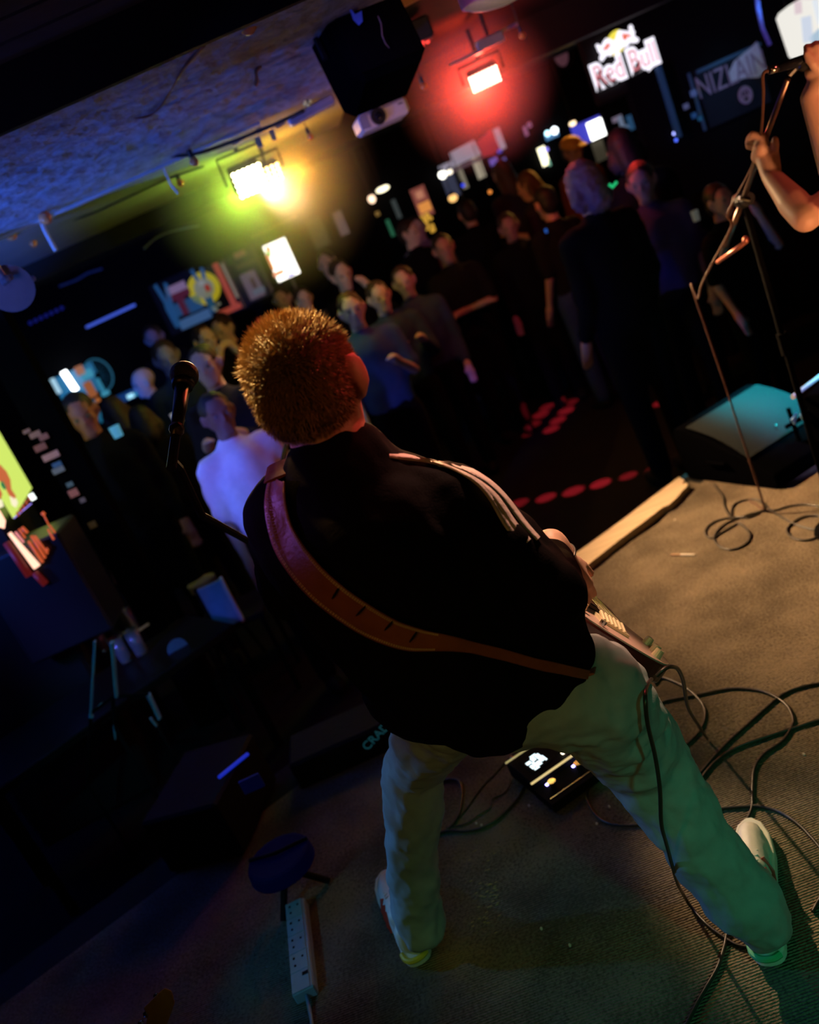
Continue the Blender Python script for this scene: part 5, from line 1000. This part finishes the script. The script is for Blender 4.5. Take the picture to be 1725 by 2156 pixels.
for sx in (-.12, .12): q_ = c_+Vector((sx, .05, .2)); MB().cyl(q_, (q_.x, q_.y, 2.48), .006, n=6).build('hanging_rod', M_black, t)
# hanging screen at the top right
t = tthing('projection_screen', 'large blurred white and blue lit screen at the top right corner', 'screen', 1690, 50, 6.0)
s = msc(6.0, 1690, 50); pc_ = [P(1638, 24, 6.0), P(1662, 108, 6.0)]
pl = [(-52, 30), (-44, 38), (-20, 44), (120, 60), (120, -60), (40, -64), (-38, -60), (-46, -50)]; flat('sheet', 1690, 50, 6.0, 0, 0, glow('screen_w', (.95, .92, .85), .92), t, poly=pl, th=.01)
for x, y, w, h, c, e, ti in ((1700, 62, 22, 50, (.62, .68, .80), 1.0, 10), (1722, 80, 30, 26, (.45, .60, .74), .9, -20), (1681, 16, 16, 24, (.72, .58, .62), 1, 12), (1722, 25, 12, 50, (.75, .80, .86), 1, 0)): flat('picture_patch', x, y, 5.985, w, h, glow('sp%d' % int(c[0]*1000+c[1]*10), c, e), t, tilt=ti)
for sx in (-.1, .25): q_ = P(1690, 20, 6.02)+Vector((sx, 0, .02)); MB().cyl(q_, (q_.x, q_.y, 2.48), .006, n=6).build('hanging_rod', M_black, t)
t = tthing('screen_curtain', 'narrow strip of dim violet speckled curtain left of the big white screen', 'curtain', 1610, 60, 6.3); M_vio = mat('violet_cloth', (.10, .09, .35), .8, emit=(.02, .02, .16), es=.35, noise=.8, nscale=40)
MB().tube([P(1592, -20, 6.3), P(1598, 20, 6.3), P(1606, 60, 6.3), P(1622, 95, 6.3)], .025, 8, flat=.4).build('cloth', M_vio, t, disp=(.02, .03, 'folds'))
# banner with lettering and round emblem
DB = 6.97; t = tthing('banner', 'banner with large lettering and round emblem lit pale teal right of the glowing sign', 'banner', 1545, 170, DB)
M_ban = mat('banner_cloth', (.018, .024, .035), .9, spec=.1); M_bl = mat('banner_lit', (.70, .72, .80), .8); M_bl2 = mat('banner_mauve', (.30, .24, .36), .8, emit=(.3, .22, .36), es=.06)
flat('cloth', 1543, 182, DB, 142, 120, M_ban, t, th=.01)
flat('lit_area', 1572, 136, DB-.012, 0, 0, M_bl, t, poly=[(-44, -20), (-40, 0), (-24, 16), (4, 24), (20, 28), (34, 34), (40, -26), (18, -34), (-10, -24)], th=.004)  # light on the white fabric put in as a paler area
s = msc(DB, 1545, 170); cl = P(1540, 158, DB-.02)
text('lettering', 'NIZLAIN', 62*s, cl, M_bl2, t, ext=.002, xs=.66)
ce_ = P(1570, 200, DB-.02); MB().tube([ce_+Vector((math.cos(a)*12.5*s, 0, math.sin(a)*15*s)) for a in np.linspace(0, 6.283, 25)], 3.4*s, 8).build('emblem_ring', M_bl2, t); MB().tube([ce_+Vector((-8*s, 0, -12*s)), ce_+Vector((0, 0, 14*s)), ce_+Vector((8*s, 0, -12*s))], 2*s, 6).tube([ce_+Vector((-7*s, 0, -3*s)), ce_+Vector((7*s, 0, -3*s))], 2*s, 6).build('emblem_letter', M_bl2, t)
for sx, a in ((1461, 208), (1540, 100)): pass
flat('hem', 1468, 215, DB-.01, 7, 120, mat('teal_hem', (.06, .16, .25), .8), t); flat('hem', 1535, 122, DB-.01, 148, 7, mat('teal_hem', (.06, .16, .25), .8), t)
L_['banner2'] = spot('teal_banner_spot', (2.6, 5.2, 2.2), tuple(P(1540, 180, DB)), (.05, .35, .8), 7, 44, .8, .05)
t = tthing('door_frame', 'dim blue timber post and stickers on the dark wall left of the banner', 'post', 1410, 220, 6.96)
flat('post', 1408, 215, 6.94, 9, 150, mat('blue_post', (.02, .08, .16), .7, emit=(.005, .02, .05), es=.5), t, th=.05)
for x, y, w, c in ((1461, 196, 14, (.10, .16, .5)), (1445, 224, 12, (.14, .16, .4)), (1462, 243, 12, (.02, .10, .35)), (1474, 250, 8, (.02, .16, .4)), (1528, 130, 0, (0, 0, 0))):
    if w: flat('sticker', x, y, 6.90, w, w*.9, glow('st%d' % x, c, .35), t)
t = tthing('led_pair', 'two tiny blue indicator lights in the dark right of the crowd', 'indicator light', 1421, 287, 6.97)
MB().ball(P(1420, 281, 6.97), .013, 8).build('led', glow('led_a', (.35, .4, 1), 3), t); MB().ball(P(1424, 295, 6.97), .012, 8).build('led', glow('led_b', (.08, .15, 1), 2), t)
# bar canopy, lamps, cabinets
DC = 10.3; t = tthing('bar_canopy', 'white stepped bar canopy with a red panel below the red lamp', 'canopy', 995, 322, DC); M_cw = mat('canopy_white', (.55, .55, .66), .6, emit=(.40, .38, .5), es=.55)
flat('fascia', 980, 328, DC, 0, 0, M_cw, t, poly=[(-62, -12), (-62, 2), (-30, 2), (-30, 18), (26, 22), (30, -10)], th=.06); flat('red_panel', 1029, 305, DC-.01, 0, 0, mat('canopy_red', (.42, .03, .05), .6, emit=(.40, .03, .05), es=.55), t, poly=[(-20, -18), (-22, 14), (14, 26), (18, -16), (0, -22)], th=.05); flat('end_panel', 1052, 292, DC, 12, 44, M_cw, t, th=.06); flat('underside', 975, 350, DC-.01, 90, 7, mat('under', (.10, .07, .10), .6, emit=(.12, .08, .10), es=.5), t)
for i, (x, y, w, h, c, lab) in enumerate(((1040, 340, 18, 14, (.2, .13, .6), 0), (1052, 318, 10, 8, (.1, .1, .8), 0), (1065, 345, 8, 26, (.15, .13, .5), 0))): flat('violet_shelf', x, y, DC-.02, w, h, glow('vs%d' % i, c, .6), t)
def lamp(label, x, y, D, r, col, e, h=None, name='bar_lamp', grp='small lights above the bar'):
    t = tthing(name, label, 'lamp', x, y, D, grp); c = P(x, y, D); s = msc(D, x, y)
    MB().ball(c, (r*s, r*s*.8, (h or r)*s), 12).build('bulb', glow('lamp_%d_%d' % (x, y), col, e), t, smooth=True); MB().cyl(c+Vector((0, 0, (h or r)*s*.8)), c+Vector((0, 0, (h or r)*s*.8+.03)), r*s*.6, n=10).build('cap', M_house, t); MB().cyl(c+Vector((0, 0, (h or r)*s)), (c.x, c.y, 2.47), .004, n=5).build('cord', M_wire, t)
lamp('white round bar lamp at the left end under the bar canopy', 932, 368, 10.25, 8.5, (1, .97, .85), 4)
lamp('smaller white lamp just right of the round one under the canopy', 947, 362, 10.25, 7, (1, .88, .68), 2.2, 5)
lamp('white flat lamp highest of the lights left of the long poster', 806, 398, 10.25, 15, (1, .9, .6), 2.6, 6)
lamp('peach square lamp below left of the flat white lamp', 783, 419, 10.25, 8, (1, .68, .45), 2.2, 9)
lamp('orange glowing lamp among the heads under the canopy', 954, 417, 9.4, 10, (1, .55, .18), 1.5, 8)
lamp('small orange lamp glowing below the white canopy lamps', 983, 438, 9.4, 4.5, (1, .45, .05), 1.2, 9)
lamp('tiny orange light among the heads below the canopy', 1032, 404, 9.0, 4, (1, .3, .05), 1.2)
lamp('tiny deep blue light among the heads under the canopy', 975, 390, 9.0, 4, (.03, .06, .9), 1.2)
lamp('cream oval lamp left of the violet screen', 1206, 260, 8.6, 8, (1, .75, .45), 2.5, 5)
t = tthing('bar_fridge', 'two bright blue white round lights side by side above the bar', 'light', 1161, 281, 10.3)
flat('body', 1162, 284, 10.36, 28, 14, glow('ltblue', (.10, .30, .60), .8), t, th=.02)
for x, y, r, c in ((1168, 275, 7, (.85, .95, 1)), (1153, 281, 5, (.5, .9, 1))): MB().ball(P(x, y, 10.3), r*msc(10.3), 10).build('bulb', glow('bw%d' % x, c, 4), t)
t = tthing('lit_menu', 'tall warm white lit panel standing among the heads right of the canopy', 'lit panel', 1147, 330, 10.3)
flat('panel', 1145, 329, 10.36, 15, 38, glow('warm_white', (1, .93, .6), 2.6), t, th=.03); flat('panel_edge', 1157, 343, 10.33, 5, 12, glow('mint', (.3, .7, .5), .7), t); flat('violet_light', 1151, 315, 10.33, 8, 7, glow('vl', (.3, .25, 1), 1.6), t)
t = tthing('bar_television', 'wide screen showing violet blue with a bright white square', 'television', 1240, 278, 10.3)
flat('bezel', 1242, 275, 10.37, 72, 48, M_blk, t, th=.03); flat('screen', 1238, 276, 10.34, 66, 42, glow('violet_scr', (.06, .06, .60), .9), t, th=.01); flat('white_square', 1256, 272, 10.32, 33, 36, glow('white_sq', (1, 1, .95), 4), t, th=.01)
t = tthing('wall_panel', 'dim olive panel under the violet screen', 'panel', 1262, 320, 10.3); flat('panel', 1262, 315, 10.37, 26, 46, mat('olive_panel', (.09, .08, .05), .8, emit=(.08, .07, .045), es=.4), t)
t = tthing('poster', 'blurred pale blue and mauve poster right of the violet screen', 'poster', 1310, 262, 10.3)
for i, (x, y, w, h, c) in enumerate(((1300, 250, 22, 10, (.28, .22, .32)), (1310, 262, 10, 34, (.22, .28, .42)), (1318, 272, 24, 14, (.16, .25, .42)), (1328, 258, 12, 30, (.03, .10, .22)))): flat('print', x, y, 10.397-i*.01, w, h, glow('pp%d' % i, c, .55), t)
t = tthing('notice', 'pair of small mauve oval wall plaques right of the red lamp haze', 'plaque', 1109, 272, 10.3)
flat('plaque', 1107, 276, 10.38, 8, 20, glow('mv', (.30, .12, .24), .7), t); flat('plaque', 1115, 263, 10.38, 9, 11, glow('mv', (.30, .12, .24), .7), t)
t = tthing('round_mirror', 'dim pinkish oval mirror on the wall right of the red lamp', 'mirror', 1183, 112, 10.34); c_ = P(1180, 112, 10.34); s = msc(10.34)
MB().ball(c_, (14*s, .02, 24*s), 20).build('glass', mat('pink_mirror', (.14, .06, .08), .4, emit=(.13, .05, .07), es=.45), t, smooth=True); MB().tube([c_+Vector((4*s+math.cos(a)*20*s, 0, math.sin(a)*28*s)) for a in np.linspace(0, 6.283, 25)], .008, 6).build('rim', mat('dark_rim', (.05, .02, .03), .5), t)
p = tthing('poster', 'tall rust red poster with glowing amber lower half in front of the bar', 'poster', 892, 440, 10.3)
flat('sheet', 889, 425, 9.6, 32, 62, glow('rustp', (.22, .06, .045), .9), p, th=.006); flat('figure', 884, 410, 9.59, 16, 16, glow('rustf', (.55, .22, .13), .8), p); flat('figure', 895, 436, 9.59, 26, 20, glow('rustg', (.75, .28, .06), .9), p)
for i in range(14): flat('amber_spot', 892+random.uniform(-6, 12)+i*.9, 452+i*2.6, 9.585, 8, 7, glow('ambs', (.80, .42, .05), .8), p)
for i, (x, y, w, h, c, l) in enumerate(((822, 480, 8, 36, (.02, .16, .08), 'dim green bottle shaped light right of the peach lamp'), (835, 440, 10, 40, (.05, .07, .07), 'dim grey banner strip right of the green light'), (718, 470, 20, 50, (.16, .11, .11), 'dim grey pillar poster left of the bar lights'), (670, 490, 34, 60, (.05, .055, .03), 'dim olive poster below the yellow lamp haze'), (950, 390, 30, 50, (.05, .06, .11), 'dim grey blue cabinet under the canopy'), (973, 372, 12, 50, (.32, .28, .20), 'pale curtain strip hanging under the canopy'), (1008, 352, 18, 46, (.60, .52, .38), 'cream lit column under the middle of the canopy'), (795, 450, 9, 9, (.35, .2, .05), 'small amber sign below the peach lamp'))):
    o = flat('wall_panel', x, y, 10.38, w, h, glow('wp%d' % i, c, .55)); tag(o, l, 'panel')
tag(MB().tube([P(575, 505, 10.385), P(640, 640, 10.385)], .02, 6).build('pipe', mat('pipe2', (.08, .06, .04), .6, emit=(.05, .035, .02), es=.4)), 'dim brown upright pipe left of the bright television', 'pipe')
tag(MB().tube([P(530, 500, 10.385), P(625, 455, 10.385)], .018, 6).build('pipe', mat('pipe3', (.2, .16, .08), .6)), 'pale horizontal pipe just under the yellow haze', 'pipe')

# ============================================================ DOTS OF LIGHT thrown on the floor by an effect lamp
DL_ = Vector((.95, 4.75, 2.38))
de = thing('effect_lamp', 'small black multi beam effect lamp on the ceiling', 'stage lamp', tuple(DL_)); MB().bev(DL_+Vector((0, 0, .03)), (.16, .16, .10), None, .01).build('housing', M_house, de)
for k in range(6): MB().ball(DL_+Vector((math.cos(k)*.05, math.sin(k)*.05, -.02)), .012, 8).build('lens', glow('lens_red', (1, .05, .04), 2), de)
dots = [(1092, 1060, 25, .5), (1150, 1048, 25, .7), (1208, 1034, 27, .8), (1265, 1018, 26, 1.0), (1323, 1002, 22, .6), (1378, 989, 22, .9), (1152, 857, 18, .6), (1203, 847, 17, .5), (1139, 873, 20, .7), (1192, 865, 20, .8), (1124, 893, 18, .5), (1175, 885, 20, .8), (1111, 915, 13, .3), (1161, 904, 20, .8), (1424, 781, 15, .6), (1419, 795, 17, 1.6), (1407, 814, 17, 1.1), (1400, 831, 18, .9), (1390, 849, 17, .9), (1330, 720, 12, .25), (1320, 745, 12, .0)]
for i, (x, y, r, e) in enumerate(dots):
    if e <= 0: continue
    q_ = PZ(x, y, FLOOR_Z); d_ = (q_-DL_).length; rr = r*msc(q_.y, x, y)
    spot('floor_dot_spot', tuple(DL_-Vector((0, 0, .06))), tuple(q_), (1, .03, .05), 5200*e*(d_/3)**2, math.degrees(2*math.atan(rr/d_)), .35, .008)

# ============================================================ THE CROWD
def person(label, px, py, D, face=180, top=(.005, .005, .007), legc=(.004, .004, .006), hairc=(.03, .02, .015), skin=(.55, .34, .26), arms='down', hat=None, hl=0., H=None, group='audience members', light=True, hairlen=0):
    c = P(px, py, D); z0 = FLOOR_Z if D < 7.9 else -.12
    h = c.z-z0+.105 if H is None else H
    k = max(.84, min(1.16, h/1.75)); zf = max(FLOOR_Z, c.z+.105-1.75*k); 
    R = Matrix.Rotation(math.radians(face), 3, 'Z'); g = lambda x, y, z: Vector((c.x, c.y, c.z+.105-1.75*k))+R @ Vector((x*k, y*k, z*k))     # +y = facing direction
    t = thing('person', label, 'person', (c.x, c.y, c.z+.105-1.75*k), group)
    rnd = random.Random(int(px*7+py)); ln = rnd.uniform(-.03, .03)
    hd = g(0, 0, 1.645); b = MB(); f = R @ Vector((ln, 1, rnd.uniform(-.25, 0))); gg = head(b, hd, f, (ln, 0, 1), k)
    b.chain([g(0, -.01, 1.58), g(0, -.02, 1.46)], [.052*k, .06*k], 10); b.cap(g(-.15, 0, 1.42), g(.15, 0, 1.42), .055*k, n=10); b.cap(g(0, 0, 1.36), g(0, 0, 1.0), .12*k, .11*k, 10)
    tp_ = MB(); tp_.cap(g(-.15, -.01, 1.41), g(.15, -.01, 1.41), .078*k); tp_.cap(g(-.06, 0, 1.33), g(-.05, 0, .98), .125*k, .12*k); tp_.cap(g(.06, 0, 1.33), g(.05, 0, .98), .125*k, .12*k); tp_.cap(g(0, .012, 1.36), g(0, .0, 1.0), .138*k, .13*k); tp_.cap(g(0, -.015, 1.47), g(0, 0, 1.38), .078*k, .125*k)
    poses = {'down': ((.21, -.02, 1.13), (.22, .10, .90)), 'folded': ((.22, .08, 1.14), (-.06, .24, 1.16)), 'up': ((.28, .12, 1.52), (.20, .10, 1.80)), 'drink': ((.22, .06, 1.14), (.10, .30, 1.28)), 'face': ((.24, .16, 1.22), (.08, .22, 1.50)), 'phone': ((.22, .14, 1.20), (.10, .36, 1.46))}
    if isinstance(arms, str): arms = (arms, arms)
    for sx, am_ in ((-1, arms[0]), (1, arms[1])):
        e_, w_ = poses[am_]; sh_, el_, wr_ = g(sx*.18, 0, 1.41), g(sx*e_[0], e_[1], e_[2]), g(sx*w_[0], w_[1], w_[2])
        b.chain([sh_, el_, wr_], [.045*k, .037*k, .026*k], 10); dd = (wr_-el_).normalized(); b.cap(wr_, wr_+dd*.07*k, .034*k, .03*k, 10)
        for q in range(4): o_ = (R @ Vector((1, 0, 0)))*((q-1.5)*.018*k); b.cap(wr_+dd*.06*k+o_, wr_+dd*(.125+.01*(q in (1, 2)))*k+o_-R @ Vector((0, 0, .02)), .010*k, n=6)
        b.cap(wr_+dd*.02*k, wr_+dd*.06*k+(R @ Vector((-sx*.04, .02, .01)))*k, .014*k, .011*k, 6)
        tp_.cap(sh_, sh_.lerp(el_, .85 if hl else .98), .066*k, .060*k)
        if not hl: tp_.cap(el_, el_.lerp(wr_, .85), .052*k, .042*k)
    jn_ = MB(); jn_.cap(g(-.04, 0, .95), g(.04, 0, .95), .130*k)
    for sx in (-1, 1):
        b.chain([g(sx*.09, 0, .9), g(sx*.10, .02, .5), g(sx*.10, 0, .09)], [.07*k, .05*k, .036*k], 10); b.cap(g(0, 0, 1.), g(sx*.09, 0, .9), .1*k, .07*k, 8)
        jn_.chain([g(sx*.09, 0, .9), g(sx*.10, .02, .5), g(sx*.10, 0, .10)], [.105*k, .075*k, .062*k]); MB().ball(g(sx*.10, .06, .045), (.05*k, .13*k, .048*k), 10, R).build('shoe', M_black, t, smooth=True)
    sk = mat('skin_%02d%02d%02d' % tuple(int(q*99) for q in skin), skin, .6, noise=.08)
    b.build('body', sk, t, remesh=.0125, smoothit=1); 
    tm_ = mat('cloth_%04d%04d%04d' % tuple(int(q*9999) for q in top), top, .95, spec=.1, noise=.15); lm = mat('cloth_%04d%04d%04d' % tuple(int(q*9999) for q in legc), legc, .95, spec=.1, noise=.15)
    tp_.build('top', tm_, t, remesh=.022, smoothit=3, disp=(.02*k, .09, 'folds')); jn_.build('trousers', lm, t, remesh=.025, smoothit=3)
    hm_ = MB(); F_ = f.normalized(); r_ = F_.cross(Vector((0, 0, 1))).normalized(); u_ = r_.cross(F_); RH = Matrix((r_, F_, u_)).transposed()
    if hairc:
        hm_.ball(gg(0, -.018, .036), (.085*k, .097*k, .093*k), 16, RH); hm_.ball(gg(0, -.040, -.015), (.078*k, .070*k, .08*k), 14, RH)
        if hairlen:
            for sx in (-1, 1): hm_.chain([gg(sx*.06, -.02, .03), gg(sx*.085, -.03, -.06), gg(sx*.08, -.04, -.06-hairlen)], [.03*k, .04*k, .03*k], 10)
            hm_.cap(gg(0, -.05, 0), gg(0, -.07, -.06-hairlen), .075*k, .07*k)
        hm_.build('hair', mat('hair_%02d%02d%02d' % tuple(int(q*99) for q in hairc), hairc, .6, noise=.3), t, remesh=.013, smoothit=2, disp=((.045 if hairlen == .03 else .014), .02, 'hairtex'))
    if hat:
        hh_ = MB(); hh_.ball(gg(0, -.005, .065), (.092*k, .108*k, .068*k), 16, RH); hh_.cap(gg(-.04, .09, .05), gg(.04, .09, .05), .03*k, n=8).ball(gg(0, .13, .045), (.07*k, .06*k, .012*k), 12, RH); hh_.build('cap', mat('cap_%02d%02d%02d' % tuple(int(q*99) for q in hat), hat, .7), t, remesh=.014, smoothit=2)
    if light:
        for sx in (-1, 1): MB().ball(gg(sx*.031, .082, .006), .012*k, 8).build('eye', mat('eye_dim', (.16, .15, .15), .4), t)
    return t
GL = (.80, .72, .68)
person('young person in a white t-shirt glowing violet, left of the guitarist shoulder', 462, 878, 4.25, 200, top=(.85, .85, .88), hl=1, hairc=(.02, .015, .01), skin=(.25, .15, .11))
person('person with a blue lit face behind the round microphone', 434, 772, 5.1, 172, top=(.02, .02, .03), arms='drink', skin=(.6, .42, .4))
person('pale faced person raising both hands to the mouth, above the blue lit face', 432, 716, 7.2, 215, arms=('face', 'face'), hl=1, skin=GL)
person('person with white lit face looking left, right of the one raising hands', 470, 692, 7.6, 150, skin=GL)
person('bald pale man in profile with glasses at left, above two dark heads', 304, 806, 7.4, 120, hairc=None, skin=GL)
person('dark head with pale lit edge, left one of two silhouettes below the bald man', 244, 872, 6.1, 20, hairlen=.08)
person('dark headed silhouette standing nearest below the bald man', 304, 892, 5.75, 10, hairc=(.01, .01, .01), hairlen=.05)
person('broad dark silhouette with dim reddish face in front of the white shelf light', 172, 872, 5.1, 190, skin=(.45, .18, .15), hairc=(.015, .01, .01))
person('pale faced person just above the guitarist head, left of two', 596, 632, 8.3, 170, skin=GL)
person('pale faced person just above the guitarist head, right of two', 641, 634, 7.9, 195, skin=GL, top=(.05, .06, .08))
person('person with bright face among pair below the pillar poster, left one', 690, 556, 8.6, 160, skin=GL)
person('person with bright face and hand below the pillar poster, right one', 718, 578, 7.7, 200, arms=('face', 'down'), skin=GL)
person('blue lit person with raised cup, nearest right of the guitarist head', 742, 655, 5.7, 185, arms=('drink', 'down'), top=(.05, .09, .20), hl=1, skin=(.5, .4, .4))
person('blue lit person with hands together, second right of the guitarist head', 800, 628, 6.3, 190, arms='drink', top=(.03, .05, .10), skin=(.5, .4, .4))
person('dim blue person third right of the guitarist head', 852, 596, 6.6, 170, top=(.03, .05, .12), skin=(.45, .35, .4))
person('dark figure with bare folded arms in the centre of the crowd', 935, 525, 7.2, 180, arms='folded', hl=1, top=(.008, .008, .01), hairc=(.01, .008, .008), skin=(.36, .22, .22))
person('person with pale cheek and dark hair left of the amber poster', 862, 492, 8.2, 230, skin=GL)
person('person in a light top behind the pale cheeked one', 880, 482, 9.0, 180, top=(.3, .3, .4), skin=GL)
person('dim violet faced person in the dark centre right of the crowd', 1072, 480, 7.5, 170, skin=(.4, .25, .3))
person('person with amber edge light on long hair below the canopy', 1058, 366, 9.2, 30, hairlen=.1, hairc=(.10, .05, .02), top=(.05, .04, .06))
person('person with amber bare forearm raised, right below the lit panel', 1112, 392, 8.0, 60, arms=('down', 'drink'), hl=1, hairc=(.12, .06, .02), hairlen=.06, top=(.04, .03, .03), skin=(.7, .42, .2))
person('person in a yellow cap in front of the violet screen', 1206, 318, 8.4, 200, hat=(.75, .45, .08), top=(.25, .15, .04), skin=(.4, .3, .35), hairc=(.03, .02, .02))
person('person with round violet lit curly hair in the centre right crowd', 1228, 392, 4.9, 15, hairc=(.16, .10, .14), hairlen=.03)
person('very tall dark silhouette with black hair before the blurred poster', 1312, 312, 6.0, 350, hairc=(.012, .01, .012), hairlen=.04, top=(.012, .01, .012))
person('person in an open violet shirt over a red lit chest, right of the crowd', 1352, 385, 5.4, 150, top=(.05, .03, .12), hl=1, arms=('down', 'drink'), skin=(.35, .2, .2))
person('person with a small amber lit face behind the violet shirt', 1350, 325, 7.6, 190, skin=(.5, .35, .2))
person('person holding a red lit hand near the face, behind the microphone stand', 1516, 430, 5.2, 200, arms=('face', 'down'), hl=1, skin=(.7, .4, .35))
pj_ = person('dark figure in blue jeans with red lit forearms in the middle right', 1150, 428, 6.9, 20, arms=('down', 'drink'), hl=1, top=(.01, .01, .012), legc=(.03, .06, .20), skin=(.6, .35, .3), hairc=(.01, .01, .01))
person('dark figure with a red lit hand in front of the boom stand', 1430, 462, 6.8, 190, arms=('drink', 'down'), hl=1, top=(.01, .01, .012), skin=(.5, .3, .26))
person('dim figure near the far left wall under the blue arms poster', 325, 712, 8.6, 180, skin=(.35, .28, .32))
person('dark blue lit person left of the round microphone', 350, 752, 6.65, 195, top=(.02, .04, .09), skin=(.25, .25, .35))
person('dark silhouette filling the gap below the amber poster', 985, 450, 8.3, 10, hairc=(.012, .01, .01))
# drinks and small bright things held in the crowd
def cup(label, px, py, D, c, e=0., r=.035, h=.11):
    q_ = P(px, py, D); o = MB().cyl(q_, q_+Vector((0, 0, h)), r*.85, r, n=16).build('plastic_cup', mat('cup%d' % px, c, .4, emit=c, es=e)); tag(o, label, 'cup', 'cups held in the crowd')
cup('pale plastic cup in the dark crowd left of the microphone stand', 1468, 465, 5.2, (.30, .32, .28), .15, .022, .06)
cup('glass shaped cyan glint by the dark heads at left', 251, 920, 4.6, (.10, .42, .6), .5, .028, .06)  # the cyan glint is put in as a small glowing cup
cup('pale cup in the dark below the round microphone', 378, 890, 4.9, (.6, .6, .62), .25, .03, .06)
o = MB().tube([P(1283, 388, 4.7), P(1290, 394, 4.7), P(1299, 383, 4.7)], .008, 6).build('glow_bracelet', glow('green_vee', (.02, .65, .22), .8)); tag(o, 'small green glowing bracelet in the crowd', 'bracelet')
flat('blue_light_dot', 1150, 486, 6.74, 5, 8, glow('blue_dot', (.02, .12, .55), .8), pj_)  # tiny blue light put in as a small glowing plate
